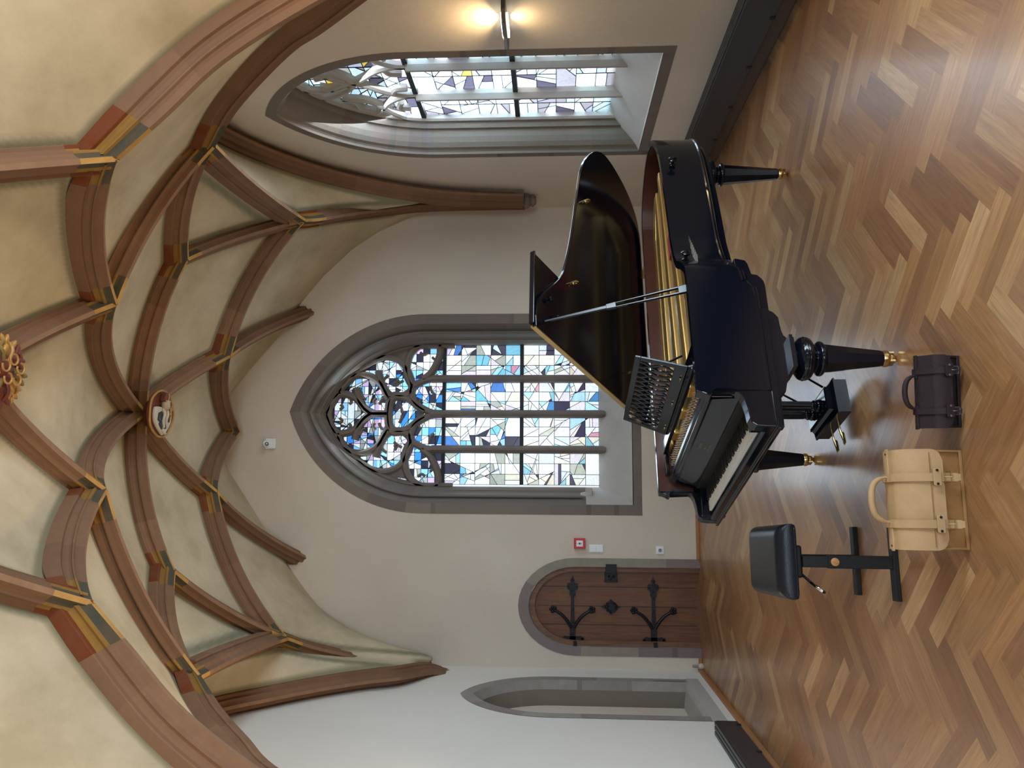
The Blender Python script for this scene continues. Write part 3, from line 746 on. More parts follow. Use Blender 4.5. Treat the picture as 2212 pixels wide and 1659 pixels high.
ribK = spr([(682,1400),(787,1424),(866,1442)], 'K', CL, [Vector((-1.97, 8.42, 3.0)), Vector((-2.07, 8.50, 2.66))])
ribC = spr([(511,241),(574,169),(641,105),(700,67)], 'C', SR, [Vector((2.97, 4.30, 2.65)), Vector((3.08, 4.06, 2.2)), Vector((3.12, 3.98, 1.8)), Vector((3.12, 3.97, 1.3))])
ribLx = spr([(482,1535),(539,1599),(596,1659)], 'L', SLt, [Vector((-1.78, 4.30, 2.65)), Vector((-1.90, 4.06, 2.2)), Vector((-1.95, 3.98, 1.8)), Vector((-1.95, 3.97, 1.3))])
ribB = catmull([nodes['B'], Vector((2.0, 3.93, 3.74)), Vector((2.30, 3.93, 3.44)), Vector((2.60, 3.93, 2.99)), Vector((2.88, 3.93, 2.45)), Vector((3.05, 3.93, 1.9)), Vector((3.10, 3.93, 1.3))], 6)
ribM = catmull([nodes['M'], Vector((-.86, 3.93, 3.74)), Vector((-1.16, 3.93, 3.44)), Vector((-1.46, 3.93, 2.99)), Vector((-1.72, 3.93, 2.45)), Vector((-1.88, 3.93, 1.9)), Vector((-1.94, 3.93, 1.3))], 6)
wr_half = [at(x, y, 0, 3.11) for x, y in [(490,280),(574,320),(674,357),(774.5,384),(875,404),(975,416),(1075,420.6)]]+[Vector((3.12, 8.13, 1.93))]
wl_half = [at(x, y, 0, -1.94) for x, y in [(480,1534),(577,1513),(682,1492),(787,1475),(866,1466)]]+[Vector((-1.99, 8.25, 2.86)), Vector((-2.06, 8.42, 2.72))]
wr_near = [Vector((p.x, 2*6.15-p.y, p.z)) for p in wr_half[1:]][::-1]; wl_near = [Vector((p.x, 2*6.15-p.y, p.z)) for p in wl_half[1:]][::-1]
wr_apex = Vector((3.11, 6.15, 4.62)); wl_apex = Vector((-1.94, 6.3, 4.55))
wallR = catmull(wr_near+[wr_apex]+wr_half, 5); wallL = catmull(wl_near+[wl_apex]+wl_half, 5)
n_ = nodes
ribs = [('BA', arc(n_['B'], n_['A'])), ('MJ', arc(n_['M'], n_['J'])), ('AC', arc(n_['A'], n_['C'])), ('JL', arc(n_['J'], n_['L'])),
        ('Aboss', arc(n_['A'], n_['boss'])), ('Jboss', arc(n_['J'], n_['boss'])), ('CD', arc(n_['C'], n_['D'])), ('LN', arc(n_['L'], n_['N'])),
        ('CE', arc(n_['C'], n_['E'], .05)), ('LK', arc(n_['L'], n_['K'], .05)), ('DE', arc(n_['D'], n_['E'])), ('NK', arc(n_['N'], n_['K'])),
        ('Dboss', arc(n_['D'], n_['boss'])), ('Nboss', arc(n_['N'], n_['boss'])), ('EF', arc(n_['E'], n_['F'])), ('KI', arc(n_['K'], n_['I'])),
        ('Fboss', arc(n_['F'], n_['boss'])), ('Iboss', arc(n_['I'], n_['boss'])), ('FH', arc(n_['F'], n_['H'])), ('IH', arc(n_['I'], n_['H'])),
        ('FG', arc(n_['F'], n_['G'])), ('IQ', arc(n_['I'], n_['Q'])), ('Aboss0', arc(n_['A'], n_['boss0'])), ('Jboss0', arc(n_['J'], n_['boss0'])),
        ('E', ribE), ('K', ribK), ('C', ribC), ('L', ribLx), ('B', ribB), ('M', ribM), ('wallR', wallR), ('wallL', wallL)]
SH_ = [(.105, .24), (.105, .140), (.100, .133), (.078, .128), (.064, .112), (.058, .092), (.062, .076), (.070, .070), (.068, .060), (.050, .054), (.036, .040), (.027, .018), (.019, 0)]
SECT = [(-a, h) for a, h in SH_]+SH_[::-1]
def frames(P, ne=(False, False)):
    side = []; up = []
    a, b_ = P[0], P[-1]; n = len(P)
    for i in range(n):
        t = (P[min(i+1, n-1)]-P[max(i-1, 0)]).normalized()
        h = Vector((b_.x-a.x, b_.y-a.y, 0)).normalized(); s = h.cross(Vector((0, 0, 1))).normalized()
        u = s.cross(t).normalized()
        side.append(s); up.append(u)
    if up[n//2].z < 0: up = [-u for u in up]
    # keep 'up' continuous
    for i in range(1, n):
        if up[i].dot(up[i-1]) < 0: up[i] = -up[i]
    cum = [0.0]
    for i in range(1, n): cum.append(cum[-1]+(P[i]-P[i-1]).length)
    for i in range(n):
        w_ = max(max(0, 1-cum[i]/.35) if ne[0] else 0, max(0, 1-(cum[-1]-cum[i])/.35) if ne[1] else 0)
        up[i] = up[i].lerp(Vector((0, 0, 1)), w_)
    return side, up
def node_ends(nm): return (not nm.startswith('wall'), not (nm.startswith('wall') or nm in ('E', 'K', 'C', 'L', 'B', 'M')))
RED, YEL, BLU, GLD, SOF = (.165,.040,.013), (.27,.145,.030), (.058,.062,.046), (.50,.28,.08), (.27,.16,.10)
ceil_obj = None
def rib_mesh(name, P, s=1.0, paint0=.22, paint1=.22, parent=None, stripe=True, seed=0, boss=0, node_end=(True, True)):
    side, up = frames(P, node_end); r = random.Random(seed); b = MB()
    # refine path near the ends so the painted bands end crisply
    cum = [0]
    for i in range(1, len(P)): cum.append(cum[-1]+(P[i]-P[i-1]).length)
    tot = cum[-1]; base = [(.21,.118,.072), (.18,.10,.06), (.235,.132,.08), (.20,.11,.066)]
    cuts = sorted(set(cum+[c for c in (paint0, paint0*.85, tot-paint1, tot-paint1*.85) if 0 < c < tot]))
    PP = []; SS = []; UU = []
    for c in cuts:
        k = max(i for i in range(len(cum)) if cum[i] <= c+1e-9); k2 = min(k+1, len(P)-1)
        t = 0 if k2 == k else (c-cum[k])/(cum[k2]-cum[k])
        PP.append(P[k].lerp(P[k2], t)); SS.append(side[k].lerp(side[k2], t).normalized()); UU.append(up[k].lerp(up[k2], t))
    blk = []; c_ = r.choice(base); nx = r.uniform(.35, .7)
    for c in cuts:
        if c > nx: c_ = r.choice(base); nx = c+r.uniform(.4, .8)
        blk.append(c_)
    s *= .80; sect = [(a*s, h*s) for a, h in SECT]; K_ = len(SECT)
    def cols(i, k):
        mid = (cuts[i]+cuts[i+1])/2; h = (SECT[k][1]+SECT[k+1][1])/2
        p0 = mid < paint0; p1 = mid > tot-paint1
        if abs(SECT[k][0]) < .02 and abs(SECT[k+1][0]) < .02:
            return GLD if (p0 or p1) else SOF
        if p0 or p1:
            if boss and ((boss == 1 and p0) or (boss == 2 and p1)): return (.17,.085,.025) if h < .1 else (.10,.06,.04)
            f = paint0 if p0 else paint1; dd = mid if p0 else tot-mid
            if h > .125: return RED if dd < f*.95 else blk[i]
            if h > .05: return YEL
            return BLU
        return blk[i]
    b.sweep(PP, sect, SS, UU, cols)
    o = b.build(name, M['rib'], parent)
    return o
def ymir(P): return [Vector((p.x, 2*YM-p.y, p.z)) for p in P]

# vault surface: membrane stretched between the ribs, one bay solved and mirrored
def solve_bay():
    h = .02; xs = np.arange(XL-.03, XR+.031, h); ys = np.arange(YM, YB+.061, h); nx, ny = len(xs), len(ys)
    Z = np.full((nx, ny), 4.3); F_ = np.zeros((nx, ny), bool); best = np.zeros((nx, ny)); cnt = np.zeros((nx, ny)); dist = np.full((nx, ny), 9.0)
    X, Y = np.meshgrid(xs, ys, indexing='ij')
    for nm, P in ribs:
        side, up = frames(P, node_ends(nm)); scl = 1.15 if nm in ('B', 'M') else 1.0
        for i in range(len(P)-1):
            for t in np.linspace(0, 1, 14, endpoint=False):
                p = P[i].lerp(P[i+1], t); u = up[i].lerp(up[i+1], t).normalized(); q = p+u*.150*scl
                if u.z < .38 and (nm not in ('wallR', 'wallL') or q.z < 2.9): continue
                if nm in ('wallR', 'wallL'):
                    xr_ = np.arange(3.02, XR+.04, .02) if nm == 'wallR' else np.arange(XL-.04, -1.84, .02)
                else: xr_ = [q.x]
                for xx in xr_:
                    i0 = int(round((xx-xs[0])/h)); j0 = int(round((q.y-ys[0])/h))
                    if 0 <= i0 < nx and 0 <= j0 < ny:
                        best[i0, j0] += q.z; cnt[i0, j0] += 1; F_[i0, j0] = True
                if nm not in ('wallR', 'wallL') or True:
                    fx, fy = (q.x, q.y)
                    i0 = int(round((fx-xs[0])/h)); j0 = int(round((fy-ys[0])/h)); a0, a1, c0, c1 = max(i0-9, 0), min(i0+10, nx), max(j0-9, 0), min(j0+10, ny)
                    if a1 > a0 and c1 > c0:
                        dd = np.hypot(X[a0:a1, c0:c1]-fx, Y[a0:a1, c0:c1]-fy); dist[a0:a1, c0:c1] = np.minimum(dist[a0:a1, c0:c1], dd)
    Z[F_] = best[F_]/cnt[F_]
    # meeting line with the end wall
    cr = [(-2.07, 2.86), (-2.01, 3.2), (-1.92, 3.45), (-1.82, 3.74), (-1.69, 3.97), (-1.49, 4.18), (-1.24, 4.4), (-.97, 4.61), (-.57, 4.89), (-.34, 5.05), (.13, 5.38), (.56, 5.50), (.94, 5.42), (1.26, 5.17), (1.76, 4.76), (2.05, 4.6), (2.39, 4.33), (2.71, 4.0), (2.93, 3.68), (3.1, 3.3), (3.24, 2.9)]
    cz = np.interp(xs, [c[0] for c in cr], [c[1] for c in cr])
    for j in range(ny):
        if ys[j] >= YB-.01: Z[:, j] = cz; F_[:, j] = True
    # side wall lines beyond the wall ribs (towards the springers)
    for side_x, nm in ((nx-1, 'wallR'), (0, 'wallL')):
        P = dict(ribs)[nm]; lo = min(p.y for p in P); hi = max(p.y for p in P)
        for j in range(ny):
            if not F_[side_x, j] and ys[j] < YB-.01:
                Z[side_x, j] = 2.3 if ys[j] < 5 else 3.0; F_[side_x, j] = True
    Z0 = Z.copy(); free = ~F_
    for lev in range(5200):
        Pd = np.pad(Z, 1, mode='edge')
        avg = .25*(Pd[:-2, 1:-1]+Pd[2:, 1:-1]+Pd[1:-1, :-2]+Pd[1:-1, 2:])+.25*h*h*.38
        Z = np.where(free, Z+1.0*(avg-Z), Z0)
    keep = np.zeros_like(F_); keep[0] = keep[-1] = True; keep[:, [j for j in range(ny) if ys[j] >= YB-.01]] = True
    for _ in range(5):
        Pd = np.pad(Z, 1, mode='edge'); Z = np.where(keep, Z, .2*(Pd[:-2, 1:-1]+Pd[2:, 1:-1]+Pd[1:-1, :-2]+Pd[1:-1, 2:]+Z))
    return xs, ys, Z, dist
xs, ys, Zg, dist = solve_bay()
def ceiling():
    b = MB(); nx, ny = len(xs), len(ys); V = []; B_ = []
    bays = [(False, ys, Zg, dist)]
    verts = []; faces = []; bor = []
    def add(fy):
        o = len(verts)
        for i in range(nx):
            for j in range(ny):
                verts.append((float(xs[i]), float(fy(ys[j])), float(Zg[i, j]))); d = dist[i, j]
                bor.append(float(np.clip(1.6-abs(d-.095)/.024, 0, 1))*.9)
        for i in range(nx-1):
            for j in range(ny-1): faces.append((o+i*ny+j, o+(i+1)*ny+j, o+(i+1)*ny+j+1, o+i*ny+j+1))
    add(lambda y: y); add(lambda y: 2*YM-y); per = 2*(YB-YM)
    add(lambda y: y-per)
    me = bpy.data.meshes.new('ceiling'); me.from_pydata(verts, [], faces); me.update()
    a = me.attributes.new('border', 'FLOAT', 'POINT'); a.data.foreach_set('value', bor)
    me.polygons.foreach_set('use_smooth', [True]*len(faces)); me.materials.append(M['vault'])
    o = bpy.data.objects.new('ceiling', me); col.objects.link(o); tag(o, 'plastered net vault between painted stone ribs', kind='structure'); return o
ceil_obj = ceiling()
for k, (nm, P) in enumerate(ribs):
    wallrib = nm.startswith('wall')
    if nm in ('FH', 'IH', 'FG', 'IQ'): p0, p1 = .2, (.13 if nm.endswith('H') else 0.0)
    elif nm in ('E', 'K', 'C', 'L', 'B', 'M'): p0, p1 = .24, 0.0
    elif wallrib: p0, p1 = 0.0, 0.0
    else: p0, p1 = .2, .2
    bs = 2 if nm.endswith('boss') else 0
    s = 1.12 if nm in ('B', 'M') else 1.0
    ne = node_ends(nm)
    rib_mesh('vault_rib', P, s, p0, p1, ceil_obj, seed=k, boss=bs, node_end=ne)
    if nm not in ('FH', 'IH', 'FG', 'IQ', 'B', 'M', 'E', 'K', 'FE', 'EF', 'KI', 'Fboss', 'Iboss') and not wallrib:
        rib_mesh('vault_rib', ymir(P), s, p0, p1, ceil_obj, seed=k, boss=bs, node_end=ne)
# corbels under the transverse springers, corner shaft with moulded corbel
for cx_, sx_ in ((3.12, 1), (-1.95, -1)):
    b = MB(); b.lathe([(.0, 1.10), (.05, 1.11), (.09, 1.16), (.10, 1.19), (.08, 1.205), (.13, 1.25), (.14, 1.28), (.14, 1.31), (.12, 1.32)], (cx_, 3.95, 0), seg=8, smooth=False); b.build('springer_corbel', M['stone'], ceil_obj)
b = MB(); b.lathe([(.0, 1.80), (.045, 1.805), (.07, 1.83), (.075, 1.85), (.06, 1.865), (.085, 1.885), (.095, 1.90), (.095, 1.925), (.08, 1.94)], (3.14, 8.36, 0), seg=8, smooth=False)
b.prism([(3.13, 8.16), (3.085, 8.25), (3.085, 8.38), (3.12, 8.44), (3.2, 8.46), (3.2, 8.16)], lambda u, v, t: (u, v, t), 1.935, 2.75)
b.build('corner_corbel', M['stone'], ceil_obj)

# ================================================================== GRAND PIANO  (local axes: x = away from the player, y = towards the bass side, z up)
HW = .733; ZR = .953
def piano():
    P = empty('grand_piano', (-.006, 4.132, 0), .347)
    tag(P, 'black lacquered grand piano with raised lid standing before the large leaded window', 'piano')
    X = lambda u, v, t: (u, v, t)
    treble = [(.18, -HW), (.45, -HW), (.70, -HW), (.81, -.730), (.88, -.712), (.97, -.625), (1.05, -.525), (1.13, -.470), (1.22, -.435), (1.32, -.405), (1.52, -.372), (1.80, -.318), (2.02, -.262), (2.18, -.195), (2.32, -.10), (2.43, .02), (2.50, .16), (2.515, .32), (2.47, .50), (2.38, .64), (2.25, .715), (2.10, HW)]
    cur = [(.0, -HW), (.18, -HW), (.45, -HW), (.70, -HW)] + [(v.x, v.y) for v in catmull([Vector((a, c, 0)) for a, c in treble[2:]], 5)][1:] + [(1.5, HW), (.9, HW), (.18, HW), (.0, HW)]
    def zbot(d, treble_side=True):
        T_ = [(-1, .62), (.70, .62), (.74, .625), (.775, .648), (.78, .668), (.85, .678), (.885, .69), (.907, .718), (.95, .70), (1.1, .690), (3, .686)]
        for (a, z0), (c, z1) in zip(T_, T_[1:]):
            if a <= d <= c: return z0+(z1-z0)*(d-a)/(c-a)
        return .69
    def offs(pts, k):
        n = len(pts); out = []
        for i in range(n):
            a = Vector(pts[max(i-1, 0)]); c = Vector(pts[min(i+1, n-1)]); t = (c-a).normalized(); nn = Vector((-t.y, t.x)); p = Vector(pts[i])+nn*k; out.append((p.x, p.y))
        return out
    body = [p for p in cur if True]
    # densify near the stepped brackets
    dens = []
    for a, c in zip(body, body[1:]):
        m = 6 if (.6 < a[0] < 1.0 or abs(a[1]) > .7) else 1
        for i in range(m): dens.append((a[0]+(c[0]-a[0])*i/m, a[1]+(c[1]-a[1])*i/m))
    dens.append(body[-1]); dens = [p for p in dens if p[0] >= .178]
    inn = offs(dens, .038); lipo = offs(dens, -.007)
    # outer rim
    b = MB(); n = len(dens); zb = [zbot(p[0]) for p in dens]; o = len(b.v)
    prof = lambda i: [(*inn[i], ZR), (*dens[i], ZR), (*dens[i], zb[i]+.02), (*lipo[i], zb[i]+.014), (*lipo[i], zb[i]+.004), (*dens[i], zb[i]-.002), (*inn[i], zb[i]-.002)]
    for i in range(n): b.v += prof(i)
    for i in range(n-1):
        for k in range(7):
            k2 = (k+1) % 7; b.face((o+i*7+k, o+i*7+k2, o+(i+1)*7+k2, o+(i+1)*7+k), None, k in (1, 6))
    b.face([o+k for k in range(7)]); b.face([o+(n-1)*7+k for k in range(7)][::-1])
    b.build('rim', M['black_lacquer'], P)
    # key cheeks and arms: shaped side profile of the front
    arm = [(.185, .62), (.185, ZR), (.175, ZR), (.171, .930), (.163, .912), (.154, .900), (.152, .890), (.170, .884), (.184, .872), (.190, .850), (.188, .805), (.180, .778), (.163, .757), (.140, .745), (.089, .735), (.045, .731), (.022, .724), (.008, .705), (.003, .66), (.003, .62)]
    for s in (-1, 1):
        b = MB(); y0, y1 = (s*HW, s*(HW-.070)); b.prism(arm, lambda u, v, t: (u, t, v), min(y0, y1), max(y0, y1)); b.build('arm', M['black_lacquer'], P, bevel=.004)
        b = MB(); b.box((.02, min(s*(HW-.07), s*.617), .62), (.21, max(s*(HW-.07), s*.617), .715)); b.build('key_block', M['black_lacquer'], P, bevel=.006)
    # keybed with moulded front edge, key slip
    b = MB(); b.box((0, -HW, .592), (.62, HW, .622)); b.box((-.010, -HW-.006, .598), (.03, HW+.006, .617))
    b.build('keybed', M['black_lacquer'], P, bevel=.004)
    b = MB(); b.prism([(.004, .62), (.004, .655), (.012, .664), (.036, .664), (.036, .62)], lambda u, v, t: (u, t, v), -.663, .663); b.build('key_slip', M['black_lacquer'], P, bevel=.002)
    # lower body: stepped brackets carrying the legs
    low = [(.02, .60), (.02, .570), (.17, .565), (.20, .54), (.26, .525), (.30, .50), (.485, .50), (.497, .512), (.523, .519), (.560, .522), (.598, .524), (.616, .536), (.630, .548), (.638, .563), (.70, .563), (.779, .563), (.805, .566), (.822, .574), (.845, .594), (.852, .622), (.885, .628), (.915, .634), (.935, .645), (.945, .685), (.945, .70), (.02, .70)]
    for s in (-1, 1):
        b = MB(); b.prism(low, lambda u, v, t: (u, t, v), s*.665-.02, s*.665+.02); b.build('bracket', M['black_lacquer'], P, bevel=.004)
    # dark keel under the curved rim
    i2 = offs(dens, .055); i3 = offs(dens, .10); idx = [i for i, p in enumerate(dens) if p[0] > .9]
    b = MB(); o = 0; m_ = len(idx)
    for i in idx: b.v += [(*i2[i], .70), (*i2[i], .635), (*i3[i], .635)]
    for k in range(m_-1):
        for q in (0, 1): b.face((k*3+q, k*3+q+1, (k+1)*3+q+1, (k+1)*3+q))
    b.build('keel', M['black_lacquer'], P)
    b = MB(); b.prism([p for p in inn], lambda u, v, t: (u, v, t), .645, .66); b.build('bottom_frame', M['black_lacquer'], P)
    # inner rim lining and soundboard
    b = MB(); n2 = offs(dens, .040); b.quadstrip([(*p, ZR-.004) for p in n2], [(*p, .74) for p in n2], smooth=True); b.build('inner_rim', M['mahogany'], P)
    sb = [p for p in offs(dens, .040) if p[0] > .34] ; b = MB(); b.prism(sb, X, .775, .785); b.build('soundboard', M['soundboard'], P)
    # iron plate: frame band and struts
    ring_o = [p for p in offs(dens, .045) if p[0] > .30]; ring_i = [p for p, q in zip(offs(dens, .13), dens) if offs(dens, .045)[dens.index(q)][0] > .30]
    b = MB(); o = 0; n = len(ring_o)
    for i in range(n): b.v += [(*ring_o[i], .845), (*ring_i[i], .835), (*ring_i[i], .80)]
    for k in range(n-1):
        for q in (0, 1): b.face((k*3+q, k*3+q+1, (k+1)*3+q+1, (k+1)*3+q))
    plate = b.build('iron_plate', M['gold'], P)
    b = MB(); b.box((.285, -.69, .835), (.50, .69, .852))      # pin-block web
    b.build('plate_web', M['gold'], plate, bevel=.004)
    for (x0, y0, x1, y1, w) in ((.45, .44, 2.30, .42, .060), (.45, .13, 2.33, .24, .050), (.45, -.16, 2.05, .00, .050), (.45, -.40, 1.45, -.25, .045)):
        d = Vector((x1-x0, y1-y0)).normalized(); nn = Vector((-d.y, d.x))
        b = MB(); q = [(x0+nn.x*w, y0+nn.y*w), (x1+nn.x*w*.7, y1+nn.y*w*.7), (x1-nn.x*w*.7, y1-nn.y*w*.7), (x0-nn.x*w, y0-nn.y*w)]
        b.prism(q, X, .835, .885); b.build('plate_strut', M['gold'], plate, bevel=.008)
    b = MB(); q = [(.45, .690), (2.15, .690), (2.30, .62), (2.36, .50), (2.28, .50), (2.05, .60), (1.0, .585), (.45, .55)]; b.prism(q, X, .86, .876); b.build('bass_flange', M['gold'], plate, bevel=.005)
    b = MB(); b.prism([(.48, -.69), (.86, -.67), (1.0, -.56), (1.14, -.43), (1.35, -.36), (1.75, -.285), (2.05, -.20), (2.02, -.13), (1.6, -.215), (1.2, -.32), (1.0, -.42), (.86, -.50), (.62, -.50), (.48, -.56)], X, .852, .868); b.build('treble_flange', M['gold'], plate, bevel=.005)
    # strings, dampers, felt
    b = MB(); r = random.Random(3)
    for k in range(58):
        y = -.60+k*.0195; x1 = min(2.28, .95+max(0, y+.60)*1.55+.10)
        b.tube([(.48, y, .862), (x1, y+.06 if y > 0 else y+.02, .855)], .0011 if k < 40 else .002, 4)
    b.build('strings', M['steel'], P)
    b = MB(); b.box((.525, -.60, .866), (.56, .62, .884)); b.build('damper_rail_felt', M['red_felt'], P)
    b = MB(); b.box((.50, -.62, .885), (.60, .62, .897)); b.build('damper_head', M['black_lacquer'], P, bevel=.003)
    b = MB()
    for k in range(14): b.box((.565, -.60+k*.046, .862), (.64, -.575+k*.046, .876))
    b.build('damper_felt', M['white_felt'], P)
    for q in range(2):
        b = MB()
        for k in range(70): b.lathe([(.003, .85), (.003, .878)], (.335+.045*q+(k % 2)*.018, -.62+k*.018, 0), seg=6)
        b.build('tuning_pins', M['steel'], plate)
    b = MB(); b.box((1.55, .05, .862), (1.72, .17, .868)); b.build('string_braid_felt', M['red_felt'], P)
    # fallboard with rounded corners and lettering, name rail
    FT = Vector((.226, 0, .848)); FB = Vector((.200, 0, .735)); fd = (FT-FB).normalized(); fl = (FT-FB).length; fn_ = Vector((-fd.z, 0, fd.x))
    def FP(u, v, t): p = FB+fd*v; return (p.x+fn_.x*t, u, p.z+fn_.z*t)
    hw_ = .655; cr = .035; q = [(-hw_, 0)]+[(hw_, 0)]
    q = [(-hw_, -.03), (hw_, -.03)]+[(hw_-cr+cr*cos(a), fl-cr+cr*sin(a)) for a in np.linspace(0, pi/2, 7)]+[(-hw_+cr-cr*cos(a), fl-cr+cr*sin(a)) for a in np.linspace(pi/2, 0, 7)]
    b = MB(); b.prism(q, FP, 0, -.016); fb = b.build('fallboard', M['black_lacquer'], P, bevel=.002)
    for txt, v, s in (('STEINWEG', .068, .024), ('NACHF.', .044, .014), ('BRAUNSCHWEIG', .025, .013)):
        cu = bpy.data.curves.new('lettering', 'FONT'); cu.body = txt; cu.size = s; cu.align_x = 'CENTER'; cu.extrude = .0003; cu.resolution_u = 3
        me = bpy.data.meshes.new_from_object(bpy.data.objects.new('tmp', cu)); bpy.data.curves.remove(cu)
        me.name = 'lettering'; me.materials.clear(); me.materials.append(M['lettering'])
        mt = Matrix(((0, fd.x, fn_.x, 0), (-1, 0, 0, 0), (0, fd.z, fn_.z, 0), (0, 0, 0, 1)))
        p = FP(.02, v, .0012); mt.translation = Vector(p); me.transform(mt)
        lo = bpy.data.objects.new('lettering', me); col.objects.link(lo); lo.parent = fb
    b = MB(); b.prism([(.226, .79), (.226, .858), (.236, .864), (.240, .872), (.252, .874), (.256, .884), (.275, .887), (.287, .880), (.287, .79)], lambda u, v, t: (u, t, v), -.663, .663); b.build('name_rail', M['black_lacquer'], P, bevel=.0015)
    b = MB(); b.box((.19, -.62, .60), (.23, .62, .735)); b.build('key_well_back', M['black_metal'], P)
    # keyboard: 52 white and 36 black keys
    kw = 1.227/52; pm = None; kb = None
    wk = MB(); wk.box((0, -kw/2+.0006, -.020), (.15, kw/2-.0006, 0)); wk.box((.0, -kw/2+.0006, -.003), (.004, kw/2-.0006, .0))
    k0 = wk.build('white_key', M['ivory'], P, bevel=.0012, segs=1); k0.location = (.046, -.6135+kw/2, .671)
    bk = MB(); bk.prism([(0, -.010), (.006, .0115), (.095, .0125), (.095, -.010)], lambda u, v, t: (u, t, v), -.0055, .0055)
    b0 = bk.build('black_key', M['ebony'], P, bevel=.0012, segs=1); first = True
    for i in range(1, 52):
        c = k0.copy(); col.objects.link(c); c.parent = P; c.location = (.046, -.6135+kw*(i+.5), .671)
    for i in range(51):
        # from the treble end (y negative): highest note C; walking down C B A G F E D
        note = 'CBAGFED'[i % 7]; nxt = 'CBAGFED'[(i+1) % 7]
        if (note, nxt) in (('C', 'B'), ('F', 'E')): continue
        c = b0 if first else b0.copy()
        if not first: col.objects.link(c)
        first = False; c.parent = P; c.location = (.101, -.6135+kw*(i+1), .671)
    # music desk: pierced lattice in a frame, tilted back
    MT = Vector((.550, 0, 1.182)); MBt = Vector((.465, 0, .925)); md = (MT-MBt).normalized(); ml = (MT-MBt).length; mn = Vector((-md.z, 0, md.x))
    def MP(u, v, t): p = MBt+md*v+mn*t; return (p.x, u, p.z)
    wb, wt = .432, .392
    wdt = lambda v: wb+(wt-wb)*v/ml
    b = MB(); fr = .034
    b.prism([(-wdt(0), 0), (wdt(0), 0), (wdt(.062), .062), (-wdt(.062), .062)], MP, -.006, .006)
    b.prism([(-wdt(ml-.03), ml-.030), (wdt(ml-.03), ml-.030), (wdt(ml), ml), (-wdt(ml), ml)], MP, -.006, .006)
    for s in (-1, 1): b.prism([(s*wdt(.06), .06), (s*(wdt(.06)-fr), .06), (s*(wdt(ml-.03)-fr), ml-.03), (s*wdt(ml-.03), ml-.03)], MP, -.006, .006)
    desk = b.build('music_desk', M['black_lacquer'], P, bevel=.002)
    b = MB(); nL = 13; span = 2*(wb-fr)*.94; vz0, vz1 = .062, ml-.03
    def wave(sg, k):
        L_ = []
        for i in range(25):
            t = i/24; v = vz0+(vz1-vz0)*t; pinch = [0, .5, 1, .5]
            ph = sin(pi*2*t)                         # bars cross at the middle and meet neighbours at the ends
            u = (-span/2+span*(k+.5)/nL)+sg*(span/nL*.56)*sin(pi*(t*1.5+.0))*(1 if t < 2 else 1)
            u *= (wdt(v)/wb); L_.append((u, v))
        return L_
    def ribbon(L_, w_, th):
        A = []; 
        for i, (u, v) in enumerate(L_):
            a = Vector(L_[max(i-1, 0)]); c = Vector(L_[min(i+1, len(L_)-1)]); t = (c-a).normalized(); nn = Vector((-t.y, t.x)); ww = w_*(1+.5*abs(sin(pi*i/24*1.5)))
            A.append(((u+nn.x*ww, v+nn.y*ww), (u-nn.x*ww, v-nn.y*ww)))
        o = len(b.v)
        for p, q in A: b.v += [MP(*p, -th), MP(*q, -th), MP(*q, th), MP(*p, th)]
        for i in range(len(A)-1):
            for k in range(4): b.face((o+i*4+k, o+i*4+(k+1) % 4, o+(i+1)*4+(k+1) % 4, o+(i+1)*4+k))
    for k in range(nL):
        ribbon(wave(1, k), .0048, .004); ribbon(wave(-1, k), .0048, .0035)
    b.build('lattice', M['black_lacquer'], desk)
    for u in (-.30, .0, .33):
        b = MB(); b.box((MBt.x-.012, u-.012, .945), (MBt.x-.004, u+.012, .951)); b.build('page_clip', M['brass'], desk)
    b = MB(); b.box((.40, -.60, .905), (.475, .60, .925)); b.box((.385, -.55, .918), (.40, .55, .932)); b.build('desk_shelf', M['black_lacquer'], P, bevel=.003)
    for s in (-1, 1):
        b = MB(); b.box((.29, s*.665-.03, .885), (.72, s*.665+.03, .908)); b.build('desk_rail', M['black_lacquer'], P, bevel=.003)
        b = MB(); b.tube([(.600, s*.30, .925), (.525, s*.30, 1.07)], .006, 6); b.build('desk_stay', M['black_metal'], P)
    # lid: main leaf raised on the spine hinge, front flap folded back on to it
    ph = rad(29.6); HG = Vector((0, HW, .962))
    e1 = Vector((1, 0, 0)); e2 = Vector((0, -cos(ph), sin(ph))); e3 = Vector((0, sin(ph), cos(ph)))
    def LP(d, s, t): p = HG+e1*d+e2*s+e3*t; return tuple(p)
    lo_ = [(.64, 0), (.64, 1.472)] + [(v.x, v.y) for v in catmull([Vector(p) for p in [(.70, 1.478, 0), (.80, 1.452, 0), (.90, 1.385, 0), (1.01, 1.284, 0), (1.10, 1.212, 0), (1.19, 1.163, 0), (1.39, 1.097, 0), (1.60, 1.045, 0), (1.81, 1.002, 0), (1.98, .965, 0), (2.17, .908, 0), (2.34, .805, 0), (2.455, .697, 0), (2.525, .57, 0), (2.525, .40, 0), (2.46, .20, 0), (2.34, .06, 0), (2.20, .01, 0)]], 5)] + [(2.10, 0)]
    b = MB(); b.prism(lo_, LP, 0, .020); lid = b.build('lid', M['black_lacquer'], P, bevel=.003)
    b = MB(); q = [(.643, .0), (.643, 1.470), (1.11, 1.470), (1.11, .0)]; b.prism([(.655, .0), (.655, 1.478), (1.105, 1.478), (1.105, .0)], LP, .0215, .038)
    b.prism([(.655, 1.478), (.655, 1.487), (1.105, 1.487), (1.105, 1.478)], LP, .008, .038)
    b.build('lid_flap', M['black_lacquer'], P, bevel=.003)
    b = MB(); b.box((0, 0, 0), (0, 0, 0)) if False else None
